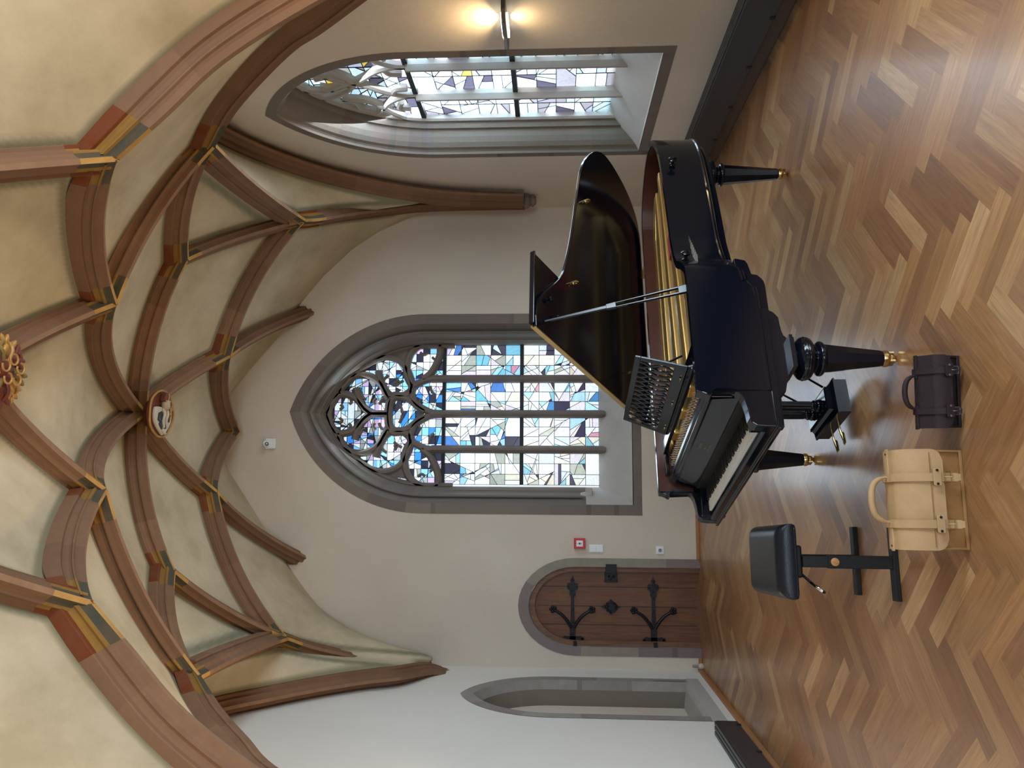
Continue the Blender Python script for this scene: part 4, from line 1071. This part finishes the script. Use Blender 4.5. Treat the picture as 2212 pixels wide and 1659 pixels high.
    b.prism([(.632, .0), (.632, 1.47), (.640, 1.47), (.640, .0)], LP, .002, .018); b.prism([(.640, .0), (.640, 1.47), (.655, 1.47), (.655, .0)], LP, .023, .036)
    b.build('piano_hinge', M['brass'], lid)
    for (d, s) in ((1.13, 1.08), (1.86, .90)):
        b = MB(); 
        b.tube([LP(d, s-.012, -.002), LP(d, s-.012, -.03), LP(d, s, -.036), LP(d, s+.012, -.03), LP(d, s+.012, -.002)], .005, 8); b.sphere(LP(d, s, -.006), .014, 10, 6); b.build('prop_catch', M['brass'], lid)
    for (d, s) in ((.86, 1.36), (.79, 1.28)):
        b = MB(); b.lathe([(.006, 0), (.008, .014), (.015, .02), (.013, .03), (0, .032)], LP(d, s, 0), tuple(-e3), 12); b.build('lid_knob', M['black_lacquer'], lid)
    for d in (.95, 1.85):
        b = MB(); b.box((d-.035, HW-.045, ZR-.001), (d+.035, HW-.002, ZR+.006)); b.lathe([(.008, -.035), (.008, .035)], (d, HW-.002, ZR+.006), (1, 0, 0), 10)
        b.build('lid_hinge', M['brass'], P)
    # lid prop: slotted stick
    A = Vector((.757, -.70, .94)); T_ = Vector(LP(.70, 1.400, -.006)); dv = (T_-A).normalized(); sd = Vector((1, 0, 0)); sd = (sd-dv*sd.dot(dv)).normalized(); ln = (T_-A).length; nn3 = dv.cross(sd)
    def PP_(u, v, t): return tuple(A+sd*u+dv*v+nn3*t)
    b = MB()
    for s in (-1, 1): b.prism([(s*.022, 0), (s*.012, 0), (s*.009, ln*.50), (s*.015, ln*.50)], PP_, -.007, .007)
    b.prism([(-.022, 0), (.022, 0), (.021, .05), (-.021, .05)], PP_, -.008, .008); b.prism([(-.016, ln*.49), (.016, ln*.49), (.014, ln*.56), (-.014, ln*.56)], PP_, -.009, .009)
    b.prism([(-.010, ln*.5), (.010, ln*.5), (.006, ln), (-.006, ln)], PP_, -.006, .006)
    b.build('lid_prop', M['black_lacquer'], P, bevel=.002)
    b = MB(); r_ = [(.775, -.665, .945), (.80, -.655, .925), (.83, -.66, .915), (.84, -.67, .93)]; b.tube(r_, .004, 6); b.build('prop_chain', M['brass'], P)
    # knobs on the rim wall that held the lid catches
    for (d, a, z) in ((1.925, -.298, .885), (.985, -.618, .925)):
        b = MB(); ax = (.25, -1, .05) if d > 1.5 else (.6, -1, .05)
        b.lathe([(.018, 0), (.018, .006), (.009, .012), (.009, .024), (.022, .034), (.026, .042), (.016, .05), (0, .052)], (d, a, z), ax, 14); b.build('rim_knob', M['black_lacquer'], P)
    b = MB()   # string clamp and rod on the plate
    b.tube([(1.02, .60, .915), (1.02, .55, .905), (.86, .30, .90), (.72, .12, .91)], .0045, 6); b.sphere((.70, .10, .915), .016, 8, 6); b.sphere((1.03, .61, .92), .014, 8, 6)
    b.build('brace_rod', M['brass'], P)
    # legs
    leg_prof = [(.050, .490), (.070, .486), (.072, .478), (.062, .472), (.060, .468), (.080, .462), (.098, .448), (.104, .434), (.106, .430), (.102, .425), (.104, .420), (.098, .404), (.082, .392), (.064, .386), (.060, .378), (.060, .372), (.072, .368), (.082, .360), (.083, .348), (.076, .340), (.064, .336)][::-1]
    leg_prof = [(v.x, v.y) for v in catmull([Vector((r, z, 0)) for r, z in leg_prof], 3)]
    def leg(x, y, z1=.50, k=1.0):
        b = MB(); b.box((x-.085*k, y-.085*k, z1-.012), (x+.085*k, y+.085*k, z1+.004)); b.box((x-.076*k, y-.076*k, z1-.020), (x+.076*k, y+.076*k, z1-.010))
        dz = z1-.50
        b.lathe([(r*k, z+dz if z > .36 else z+dz) for r, z in leg_prof], (x, y, 0), seg=32)
        b.lathe([(.036*k, .062), (.040*k, .075), (.071*k, .335+dz), (.060*k, .342+dz)], (x, y, 0), (0, 0, 1), 8, smooth=False)
        lg = b.build('leg', M['black_lacquer'], P)
        b = MB(); b.lathe([(.026, .030), (.038, .040), (.040, .052), (.036, .064), (.030, .066)], (x, y, 0), seg=20)
        b.box((x-.026, y-.024, .012), (x-.016, y+.024, .044)); b.box((x+.016, y-.024, .012), (x+.026, y+.024, .044))
        b.lathe([(.022, -.014), (.026, -.008), (.026, .008), (.022, .014)], (x, y, .026), (1, 0, 0), 20); b.build('caster', M['brass'], lg)
    leg(.390, -.645); leg(.390, .645); leg(2.335, .250, .600, .95)
    # pedal lyre
    lyx = .43
    for s in (-1, 1):
        b = MB(); n = 16; prof = [(.030, .165), (.034, .17), (.034, .178), (.029, .184), (.031, .190), (.031, .198), (.025, .204), (.0235, .21), (.0235, .52), (.03, .53), (.03, .60)]
        b.lathe(prof, (lyx, .012+s*.056, 0), seg=16)
        for k in range(10):
            an = 2*pi*k/10; b.tube([(lyx+.0235*cos(an), .012+s*.056+.0235*sin(an), .215), (lyx+.0235*cos(an), .012+s*.056+.0235*sin(an), .515)], .0028, 5)
        b.build('lyre_column', M['black_lacquer'], P)
    b = MB(); cy = .0
    b.box((.333, cy-.185, .055), (.520, cy+.185, .120))
    q = lambda e, z: [(.333-e, cy-.185-e, z), (.52+e, cy-.185-e, z), (.52+e, cy+.185+e, z), (.333-e, cy+.185+e, z)]
    o = len(b.v); rings = [q(.006, .118), q(.006, .126), q(-.004, .132), q(-.020, .140), q(-.030, .154), q(-.028, .162), q(-.040, .166)]
    for rg in rings: b.v += rg
    for i in range(len(rings)-1):
        for k in range(4): b.face((o+i*4+k, o+i*4+(k+1) % 4, o+(i+1)*4+(k+1) % 4, o+(i+1)*4+k))
    b.face([o+(len(rings)-1)*4+k for k in range(4)])
    box_ = b.build('lyre_box', M['black_lacquer'], P)
    for y in (-.055, .055):
        b = MB(); b.tube([(.34, y, .085), (.30, y, .083), (.27, y, .080), (.235, y, .072), (.21, y, .066)], [.006, .006, .007, .009, .006], 8)
        b.sphere((.235, y, .070), .02, 14, 8, (1.9, 1.0, .34)); b.build('pedal', M['brass'], P)
    for s in (-1, 1):
        b = MB(); b.tube([(.50, s*.13, .16), (.80, s*.16, .60)], .006, 6); b.build('lyre_brace', M['black_lacquer'], P)
    return P
piano()

# ================================================================== PIANO BENCH
def bench():
    P = empty('piano_bench', (-.387, 3.997, 0), rad(4.6))   # local x along the foot bars
    tag(P, 'adjustable bench with black padded seat on two black steel T frames', 'bench')
    # rounded cushion
    b = MB(); nx, ny = 16, 20; hx, hy, z0, z1 = .172, .280, .468, .560
    def sq(u): return math.copysign(1-(1-abs(u))**2.2, u)
    V = []
    for i in range(nx+1):
        for j in range(ny+1):
            u = -1+2*i/nx; v = -1+2*j/ny; x = hx*sq(u); y = hy*sq(v)
            e = min(1, (1-abs(x)/hx)/.30); f = min(1, (1-abs(y)/hy)/.16)
            z = z0+.035+(z1-z0-.035)*(math.sqrt(max(0, 1-(1-e)**2))*math.sqrt(max(0, 1-(1-f)**2)))
            V.append((x, y, z))
    o = len(b.v); b.v += V
    for i in range(nx):
        for j in range(ny): b.face((i*(ny+1)+j, (i+1)*(ny+1)+j, (i+1)*(ny+1)+j+1, i*(ny+1)+j+1), None, True)
    edge = [(i*(ny+1)) for i in range(nx+1)]+[nx*(ny+1)+j for j in range(1, ny+1)]+[i*(ny+1)+ny for i in range(nx-1, -1, -1)]+[j for j in range(ny-1, 0, -1)]
    lowr = []
    for dz, ins in ((-.012, 0), (-.030, .004), (-.035, .02)):
        ring = []
        for e in edge:
            x, y, z = V[e]; L_ = math.hypot(x, y); ring.append(len(b.v)); b.v.append((x*(1-ins/hx), y*(1-ins/hy), z+dz))
        prev = edge if not lowr else lowr[-1]
        for k in range(len(edge)):
            k2 = (k+1) % len(edge); b.face((prev[k], prev[k2], ring[k2], ring[k]), None, True)
        lowr.append(ring)
    b.face(lowr[-1])
    seat = b.build('seat', M['leather_black'], P)
    b = MB(); b.tube([(hx*.985*math.copysign(min(1, abs(cos(a))**.12), cos(a)), hy*.985*math.copysign(min(1, abs(sin(a))**.12), sin(a)), .474) for a in np.linspace(0, 2*pi, 60, endpoint=False)], .006, 6, closed=True); b.build('piping', M['leather_black'], seat)
    b = MB(); b.box((-.075, -.235, .432), (.075, .235, .468)); b.build('seat_mount', M['black_metal'], P, bevel=.01)
    for s in (-1, 1):
        y = s*.235
        b = MB(); b.box((-.030, y-.016, .018), (.030, y+.016, .318)); b.build('column', M['black_metal'], P, bevel=.003)
        b = MB(); b.box((-.026, y-.011, .30), (.026, y+.011, .435)); b.build('sliding_post', M['black_metal'], P, bevel=.002)
        b = MB(); b.box((-.175, y-.024, .0), (.175, y+.024, .026)); b.build('foot_bar', M['black_metal'], P, bevel=.003)
        b = MB(); b.lathe([(.015, 0), (.019, .003), (.019, .012), (.014, .015), (0, .015)], (0, y-.017 if s < 0 else y+.017, .292), (0, s, 0), 16); b.box((-.003, y+s*.030, .276), (.003, y+s*.034, .308)); b.build('height_knob', M['wood_knob'], P)
    b = MB(); b.tube([(-.05, -.20, .44), (-.10, -.27, .405), (-.135, -.33, .372)], .0065, 8); lv = b.build('lever', M['black_metal'], P)
    b = MB(); b.tube([(-.095, -.262, .409), (-.132, -.325, .375)], .008, 8); b.build('lever_grip', M['chrome'], lv)
    b = MB(); b.box((-.012, -.22, .40), (.012, .22, .425)); b.build('cross_rail', M['black_metal'], P)
bench()

# ================================================================== LEATHER BAGS
def satchel(name, label, group, loc, rz, w, dp, h, flap_z, mbody, mflap, mstrap, strap_u, sw, tan):
    P = empty(name, loc, rz); tag(P, label, 'bag', group)
    hw = w/2
    # body: open box with slightly bowed front and seams
    b = MB(); n = 10
    pr = [(0, 0), (-.012*h/.25, h*.30), (-.014*h/.25, h*.6), (0, h*.90), (.014, h-.004), (dp-.02, h-.002), (dp, h-.02), (dp+.004, h*.4), (dp, 0)]
    b.prism(pr, lambda u, v, t: (t, u, v), -hw+.004, hw-.004); body = b.build('body', M[mbody], P, bevel=.006)
    b = MB()
    for s in (-1, 1):
        b.prism([(-.010, .0), (-.020, h*.3), (-.020, h*.66), (-.006, h*.66), (0, .0)], lambda u, v, t: (t, u, v), s*hw-.010 if s > 0 else -hw, s*hw if s > 0 else -hw+.010)
    b.box((-hw, -.014, 0), (hw, -.002, .012))
    b.build('seam_edge', M[mbody], body, bevel=.003)
    # flap: wraps over the top and hangs down the front with rounded corners
    prof = [(dp+.006, h*.80), (dp+.006, h+.0), (dp-.012, h+.012), (dp*.5, h+.013), (.030, h+.010), (-.004, h-.012), (-.022, h*.80), (-.030, h*.58), (-.031, flap_z)]
    T_ = .005; b = MB(); cols_n = 24; o = 0; rows = []
    pp = catmull([Vector((0, a, c)) for a, c in prof], 5)
    cum = [0]; 
    for i in range(1, len(pp)): cum.append(cum[-1]+(pp[i]-pp[i-1]).length)
    tot = cum[-1]; crn = .045*w/.38
    for i, p in enumerate(pp):
        dd = tot-cum[i]; ww = hw+.003
        if dd < crn: ww -= crn-math.sqrt(max(crn*crn-(crn-dd)**2, 0))
        t = (pp[min(i+1, len(pp)-1)]-pp[max(i-1, 0)]).normalized(); nn = Vector((0, t.z, -t.y))
        rows.append([(-ww+2*ww*k/cols_n, p.y, p.z) for k in range(cols_n+1)]+[(-ww+2*ww*k/cols_n, p.y-nn.y*T_, p.z-nn.z*T_) for k in range(cols_n+1)])
    m_ = 2*(cols_n+1)
    for r_ in rows: b.v += r_
    for i in range(len(rows)-1):
        for k in range(cols_n):
            b.face((i*m_+k, i*m_+k+1, (i+1)*m_+k+1, (i+1)*m_+k), None, True)
            b.face((i*m_+cols_n+1+k+1, i*m_+cols_n+1+k, (i+1)*m_+cols_n+1+k, (i+1)*m_+cols_n+2+k), None, True)
        for k, k2 in ((0, cols_n+1), (cols_n, 2*cols_n+1)): b.face((i*m_+k, (i+1)*m_+k, (i+1)*m_+k2, i*m_+k2))
    for k in range(cols_n):
        i = len(rows)-1; b.face((i*m_+k, i*m_+k+1, i*m_+cols_n+2+k, i*m_+cols_n+1+k))
    flap = b.build('flap', M[mflap], P, recalc=True)
    if tan:   # stitched lower panel of the flap
        b = MB(); zt = flap_z+.34*(h-flap_z)
        b.box((-hw+.01, -.0345, zt-.0012), (hw-.01, -.0315, zt+.0012)); b.build('stitch_line', M['tan'], flap)
    # straps
    for u in strap_u:
        b = MB(); e = .0045; pts = [(dp+.012, h*.55), (dp+.014, h), (dp-.010, h+.020), (dp*.5, h+.021), (.030, h+.018), (-.012, h-.008), (-.031, h*.78), (-.040, h*.56), (-.041, flap_z), (-.041, flap_z*.70), (-.044, flap_z*.52), (-.046, flap_z*.34)]
        q = catmull([Vector((u, a, c)) for a, c in pts], 4); o = len(b.v)
        for i, p in enumerate(q):
            t = (q[min(i+1, len(q)-1)]-q[max(i-1, 0)]).normalized(); nn = Vector((0, t.z, -t.y)); ww = sw/2*(1 if i < len(q)-3 else .8)
            b.v += [(u-ww, p.y, p.z), (u+ww, p.y, p.z), (u+ww, p.y-nn.y*e, p.z-nn.z*e), (u-ww, p.y-nn.y*e, p.z-nn.z*e)]
        for i in range(len(q)-1):
            for k in range(4): b.face((o+i*4+k, o+i*4+(k+1) % 4, o+(i+1)*4+(k+1) % 4, o+(i+1)*4+k))
        b.face((o, o+1, o+2, o+3)); b.face([o+(len(q)-1)*4+k for k in range(4)])
        st = b.build('strap', M[mstrap], P)
        b = MB(); zl = flap_z+.22*(h-flap_z)          # retaining loop with two rivets
        b.prism([(u-sw*1.05, zl-.011), (u-sw*.9, zl-.015), (u+sw*.9, zl-.015), (u+sw*1.05, zl-.011), (u+sw*1.05, zl+.011), (u+sw*.9, zl+.015), (u-sw*.9, zl+.015), (u-sw*1.05, zl+.011)], lambda a, c, t: (a, t, c), -.050, -.046)
        lp = b.build('strap_loop', M[mstrap], P, bevel=.0015)
        b = MB()
        for s in (-1, 1): b.lathe([(.0, 0), (.0055, .0005), (.0045, .003), (0, .0035)], (u+s*sw*.82, -.050, zl), (0, -1, 0), 10)
        b.build('rivet', M['black_metal'] if tan else M['dull_nickel'], lp)
        b = MB(); zb_ = flap_z*.90                   # buckle
        b.tube([(u-sw*.62, -.046, zb_-.012), (u+sw*.62, -.046, zb_-.012), (u+sw*.62, -.046, zb_+.012), (u-sw*.62, -.046, zb_+.012)], .0022, 6, closed=True)
        b.tube([(u, -.050, zb_-.012), (u, -.050, zb_+.016)], .0018, 6); b.build('buckle', M['brass'] if tan else M['dull_nickel'], st)
    # carrying handle with anchor tabs
    yh = dp*.62; hl = w*.235; hh = .055*h/.25+.012
    b = MB(); pth = catmull([Vector((-hl, yh, h+.014)), Vector((-hl*.92, yh, h+.014+hh*.55)), Vector((-hl*.62, yh, h+.014+hh)), Vector((0, yh, h+.018+hh*1.08)), Vector((hl*.62, yh, h+.014+hh)), Vector((hl*.92, yh, h+.014+hh*.55)), Vector((hl, yh, h+.014))], 6)
    rr = [.005+.008*math.sin(pi*min(max((i/(len(pth)-1)-.12)/.76, 0), 1))**.5*(h/.25)**.5 for i in range(len(pth))]; b.tube(pth, rr, 10); b.build('handle', M[mstrap], P)
    for s in (-1, 1):
        b = MB(); x0 = s*hl; b.box((min(x0-.012*s, x0+.11*s*w/.38), yh-.011, h+.012), (max(x0-.012*s, x0+.11*s*w/.38), yh+.011, h+.019)); b.build('handle_tab', M[mstrap], P, bevel=.002)
        b = MB(); b.lathe([(0, 0), (.004, .0005), (.003, .003), (0, .0032)], (x0+.09*s*w/.38, yh, h+.019), (0, 0, 1), 8); b.build('rivet', M['black_metal'], P)
a_ = Vector((-.254, 3.089)); c_ = Vector((.131, 3.108)); mid = (a_+c_)/2
satchel('leather_satchel', 'large tan leather satchel with two straps standing on the parquet beside the bench foot', 'leather bags', (mid.x, mid.y+.03, 0), math.atan2(c_.y-a_.y, c_.x-a_.x), .385, .130, .235, .085, 'tan', 'tan_light', 'tan_light', (-.095, .085), .032, True)
a_ = Vector((.220, 3.093)); c_ = Vector((.504, 3.078)); mid = (a_+c_)/2
satchel('leather_satchel', 'small dark brown leather satchel with two straps standing below the near piano leg', 'leather bags', (mid.x, mid.y+.03, 0), math.atan2(c_.y-a_.y, c_.x-a_.x), .285, .085, .125, .038, 'darkbrown', 'darkbrown_strap', 'darkbrown_strap', (-.078, .082), .024, False)

# ================================================================== HEATERS ALONG THE SIDE WALLS
def heater(name, label, x0, x1, y0, y1, z0, z1, inner):
    P = empty(name, ((x0+x1)/2, (y0+y1)/2, 0)); tag(P, label, 'heater', 'low convector heaters')
    cx, cy = (x0+x1)/2, (y0+y1)/2
    b = MB(); b.box((x0-cx, y0-cy, z0), (x1-cx, y1-cy, z1-.014)); b.build('casing', M['heater'], P, bevel=.004)
    b = MB(); n = 3
    for k in range(n): 
        a = x0+(x1-x0)*(k+.12)/n; c = x0+(x1-x0)*(k+.88)/n; b.box((a-cx, y0-cy, z1-.014), (c-cx, y1-cy, z1))
    b.build('grille', M['heater'], P, bevel=.003)
    y = y0+.55
    while y < y1: b = MB(); b.box((inner-cx-.004, y-cy, z0-.006), (inner-cx+.004, y+.03-cy, z0+.03)); b.build('panel_clip', M['black_metal'], P); y += .62
heater('convector_heater', 'black convector heater along the right wall under the tall window', XR-.115, XR, .6, 7.55, .13, .375, XR-.115)
heater('convector_heater', 'black convector heater on the left wall in the photo corner beside the niche', XL+.001, XL+.115, 1.6, 6.60, .12, .305, XL+.115)

# ================================================================== WALL FITTINGS ON THE END WALL
def fit(name, label, cat, x, z): P = empty(name, (x, YB, z)); return tag(P, label, cat)
P = fit('fire_alarm_call_point', 'red square fire alarm button on the wall right of the door', 'fire alarm', -.686, 1.318)
b = MB(); b.box((-.056, -.048, -.062), (.056, 0, .062)); b.build('housing', M['red_plastic'], P, bevel=.004)
b = MB(); b.box((-.033, -.0505, -.036), (.033, -.047, .036)); pn = b.build('glass_plate', M['white_plastic'], P, bevel=.001)
b = MB(); b.lathe([(.011, 0), (.011, .002)], (0, -.0505, 0), (0, -1, 0), 16)
for s in (-1, 1): b.prism([(-.008, s*.022), (.008, s*.022), (0, s*.014)], lambda u, v, t: (u, t, v), -.052, -.050)
b.build('push_symbol', M['black_plastic'], pn)
P = fit('light_switch', 'white double rocker light switch below the red fire alarm', 'light switch', -.742, 1.132)
b = MB(); b.box((-.043, -.012, -.078), (.043, 0, .078)); b.build('frame', M['white_plastic'], P, bevel=.004)
for z in (-.037, .037): b = MB(); b.box((-.034, -.018, z-.034), (.034, -.010, z+.034)); b.build('rocker', M['white_plastic'], P, bevel=.003)
P = fit('power_socket', 'white power socket low on the wall right of the door', 'socket', -.752, .431)
b = MB(); b.box((-.043, -.012, -.043), (.043, 0, .043)); b.lathe([(.030, 0), (.030, .006), (.026, .007)], (0, -.011, 0), (0, -1, 0), 24); b.build('frame', M['white_plastic'], P, bevel=.003)
b = MB(); b.lathe([(.020, 0), (.020, .0015)], (0, -.0175, 0), (0, -1, 0), 24); ins = b.build('socket_well', M['grey_plastic'], P)
b = MB()
for s in (-1, 1): b.lathe([(.0035, 0), (.0035, .002)], (s*.0095, -.0185, 0), (0, -1, 0), 8)
b.build('contact_hole', M['black_plastic'], ins)
P = fit('motion_sensor', 'white camera sensor high on the wall above the large window', 'sensor', .405, 4.885)
b = MB(); b.box((-.062, -.030, -.075), (.062, 0, .055)); b.build('housing', M['white_plastic'], P, bevel=.02, segs=4)
b = MB(); b.sphere((.0, -.045, .030), .042, 18, 12); dm = b.build('ball', M['white_plastic'], P)
b = MB(); b.lathe([(.022, 0), (.020, .006), (0, .007)], (-.004, -.072, .010), (-.1, -.8, -.55), 16); b.build('lens', M['black_plastic'], dm)
P = fit('pipe_collar', 'crumbling white pipe collar at the floor in the corner left of the door', 'pipe', XL+.06, 0)
b = MB(); b.lathe([(.030, 0), (.034, .02), (.026, .045), (.018, .05)], (0, -.06, 0), seg=12, smooth=False); b.build('collar', M['white_paint'], P)
b = MB(); b.lathe([(.014, .04), (.014, .11)], (0, -.06, 0), seg=12); b.build('pipe', M['grey_plastic'], P)

# ================================================================== SCONCES
def sconce(x, y, z, sx, label, power):
    P = empty('wall_sconce', (x, y, z)); tag(P, label, 'wall lamp', 'wall sconces')
    b = MB(); q = [(0, -.24), (.10*sx, -.24), (.15*sx, -.16), (.16*sx, 0), (.15*sx, .16), (.10*sx, .24), (0, .24)]
    b.prism(q, lambda u, v, t: (u, v, t), -.014, .014); b.build('shade', M['sconce'], P, bevel=.003)
    for k in (-1, 1):
        b = MB(); b.box((min(.045*sx, .085*sx), -.12, k*.020-.006), (max(.045*sx, .085*sx), .12, k*.020+.006)); b.build('lamp_tube', M['lamp_glow'], P)
        l = bpy.data.lights.new('sconce_light', 'AREA'); l.shape = 'RECTANGLE'; l.size = .22; l.size_y = .05; l.energy = power*(1.0 if k > 0 else .22); l.color = WARM; l.spread = rad(150)
        lo = bpy.data.objects.new('sconce_light', l); col.objects.link(lo); lo.location = (x+.065*sx, y, z+k*.032)
        lo.rotation_euler = Vector((.25*sx if k > 0 else .1*sx, 0, k)).to_track_quat('-Z', 'X').to_euler()
SP = at(1091, 38, 0, XR-.02)
sconce(XR, SP.y+.02, SP.z, -1, 'lit up-and-down wall lamp on the right wall nearer than the tall window', 9)
sconce(XL, 4.9, SP.z, 1, 'unseen lit wall lamp assumed on the left wall opposite the tall window', 34)  # assumed lamp out of view, stronger than the visible one to warm the vault
sconce(XL, 2.3, SP.z, 1, 'unseen lit wall lamp assumed on the left wall level with the satchels', 34)  # unseen, assumed as a source for the warm ceiling light
sconce(XR, 2.9, SP.z, -1, 'unseen lit wall lamp assumed on the right wall between two windows near the camera', 34)  # also out of view: added lamp for more warm light on the vault

# ================================================================== VAULT BOSSES
def boss_medallion():
    c = at(348, 894, 1, 6.50); P = empty('vault_boss', c); tag(P, 'round painted boss with the relief of a mitred bishop where eight ribs meet', 'boss')
    d = (Vector((0, 0, 1.6))-Vector(c)).normalized()
    f = lambda u, v, t: (u, v, t)
    R = .205
    b = MB(); b.lathe([(.12, .10), (.15, .06), (R-.02, .035), (R, .02), (R, .0)], (0, 0, 0), seg=40); b.build('backing', M['dark_red_paint'], P)
    b = MB(); b.tube([(R*.985*cos(a), R*.985*sin(a)*(1+.04*sin(5*a)), -.004) for a in np.linspace(0, 2*pi, 48, endpoint=False)], .010, 8, closed=True); b.build('gilt_rim', M['gilt_paint'], P)
    b = MB(); b.lathe([(0, .0), (R-.012, .0), (R-.012, .004)], (0, 0, -.0015), seg=40); b.build('ground', M['dark_red_paint'], P)
    # relief, head towards the right wall (+x), seen from below
    fig = MB()
    o = catmull([Vector((.055, -.11, 0)), Vector((.03, -.155, 0)), Vector((-.08, -.14, 0)), Vector((-.17, -.03, 0)), Vector((-.18, .03, 0)), Vector((-.09, .12, 0)), Vector((.01, .14, 0)), Vector((.045, .07, 0)), Vector((.055, 0, 0))], 5, closed=True)
    fig.prism([(v.x, v.y) for v in o], f, -.028, .0); body = fig.build('robe', M['white_paint'], P, bevel=.012, segs=3)
    for pts in ([(.0, -.10), (.02, -.05), (-.03, -.02), (-.08, -.06), (-.06, -.11)], [(-.02, .10), (.02, .06), (-.02, .03), (-.07, .05), (-.07, .09)], [(-.06, .00), (-.04, .03), (-.10, .06), (-.13, .03), (-.12, -.01)], [(-.09, -.09), (-.06, -.05), (-.11, -.02), (-.14, -.04)]):
        b = MB(); b.prism(pts, f, -.037, -.024); b.build('black_fold', M['black_paint'], body, bevel=.006)
    for pts in ([Vector((.045, -.03, -.03)), Vector((.0, -.02, -.045)), Vector((-.05, -.03, -.04)), Vector((-.12, -.01, -.035))], [Vector((.045, .03, -.03)), Vector((.0, .03, -.045)), Vector((-.05, .01, -.045)), Vector((-.11, .04, -.03))], [Vector((-.13, -.02, -.03)), Vector((-.16, .0, -.035)), Vector((-.17, .03, -.03))]):
        b = MB(); b.tube(catmull(pts, 5), .013, 8); b.build('white_fold', M['white_paint'], body)
    hd = MB(); hd.sphere((.076, -.005, -.042), .048, 20, 14, (1.12, .86, .72)); hd.sphere((.072, -.005, -.070), .010, 10, 7, (1.9, .7, .8)); hd.sphere((.045, -.005, -.058), .013, 10, 7, (.8, 1.2, .7))
    for s in (-1, 1): hd.sphere((.070, -.005+s*.035, -.038), .009, 8, 6, (1.4, .6, 1)); hd.sphere((.088, -.005+s*.016, -.064), .007, 8, 6, (.8, 1.4, .6))
    head = hd.build('head', M['flesh_paint'], P)
    b = MB()
    for s in (-1, 1): b.sphere((.087, -.005+s*.016, -.0685), .0042, 8, 6, (.6, 1.5, .5))
    b.tube([(.056, -.017, -.067), (.0545, -.005, -.070), (.056, .007, -.067)], .0022, 6); b.tube([(.098, -.028, -.062), (.101, -.014, -.067)], .0018, 5); b.tube([(.098, .018, -.062), (.101, .004, -.067)], .0018, 5)
    b.build('face_lines', M['black_paint'], head)
    b = MB(); b.prism([(.100, -.045), (.125, -.055), (.165, -.035), (.190, -.005), (.165, .028), (.125, .045), (.100, .036)], f, -.060, -.004); mt = b.build('mitre', M['dark_red_paint'], P, bevel=.014, segs=3)
    b = MB(); b.box((.104, -.046, -.066), (.114, .038, -.056)); b.box((.11, -.010, -.067), (.175, .0, -.058)); b.build('mitre_band', M['gilt_paint'], mt, bevel=.002)
    b = MB(); b.tube(catmull([Vector((.06, .10, -.03)), Vector((.035, .085, -.04)), Vector((.0, .095, -.04)), Vector((-.02, .075, -.045)), Vector((-.05, .085, -.035))], 5), .009, 8); b.tube([(.055+.022*cos(a), .105+.022*sin(a), -.03) for a in np.linspace(0, 4.6, 12)], .006, 6)
    b.sphere((.0, .06, -.052), .014, 8, 6); b.build('crozier', M['gilt_paint'], P)
boss_medallion()
def boss_leaf():
    c = at(-28, 800, 1, 4.02); c = Vector((c.x, c.y, c.z-.02)); P = empty('vault_boss', c); tag(P, 'gilded red carved leaf boss at the left edge of the photo', 'boss')
    b = MB(); b.lathe([(0, -.10), (.07, -.09), (.13, -.04), (.14, .0)], (0, 0, 0), seg=24); b.build('core', M['dark_red_paint'], P)
    r = random.Random(9)
    for k in range(9):
        a = 2*pi*k/9+.2; R1 = .115; m_ = ('gilt_paint', 'dark_red_paint', 'olive_paint')[k % 3]
        b = MB(); cx, cy = R1*cos(a), R1*sin(a)
        for q in range(5):
            an = a+(q-2)*.6; b.sphere((cx+.05*cos(an), cy+.05*sin(an), -.045-.02*r.random()), .030, 12, 8, (1.7, .55, .5), mtx=Matrix.Rotation(an, 3, 'Z'))
        b.sphere((cx, cy, -.05), .045, 12, 8, (1.2, .8, .7), mtx=Matrix.Rotation(a, 3, 'Z'))
        b.tube(catmull([Vector((cx*.5, cy*.5, -.09)), Vector((cx, cy, -.10)), Vector((cx*1.4, cy*1.4, -.07)), Vector((cx*1.5, cy*1.5, -.02))], 4), .010, 6)
        b.build('leaf', M[m_], P)
    for k in range(5):
        a = 2*pi*k/5; b = MB(); b.tube([(.06*cos(a)+.03*cos(t), .06*sin(a)+.03*sin(t), -.13) for t in np.linspace(0, 5, 12)], .006, 6); b.build('curl', M['gilt_paint'], P)
boss_leaf()
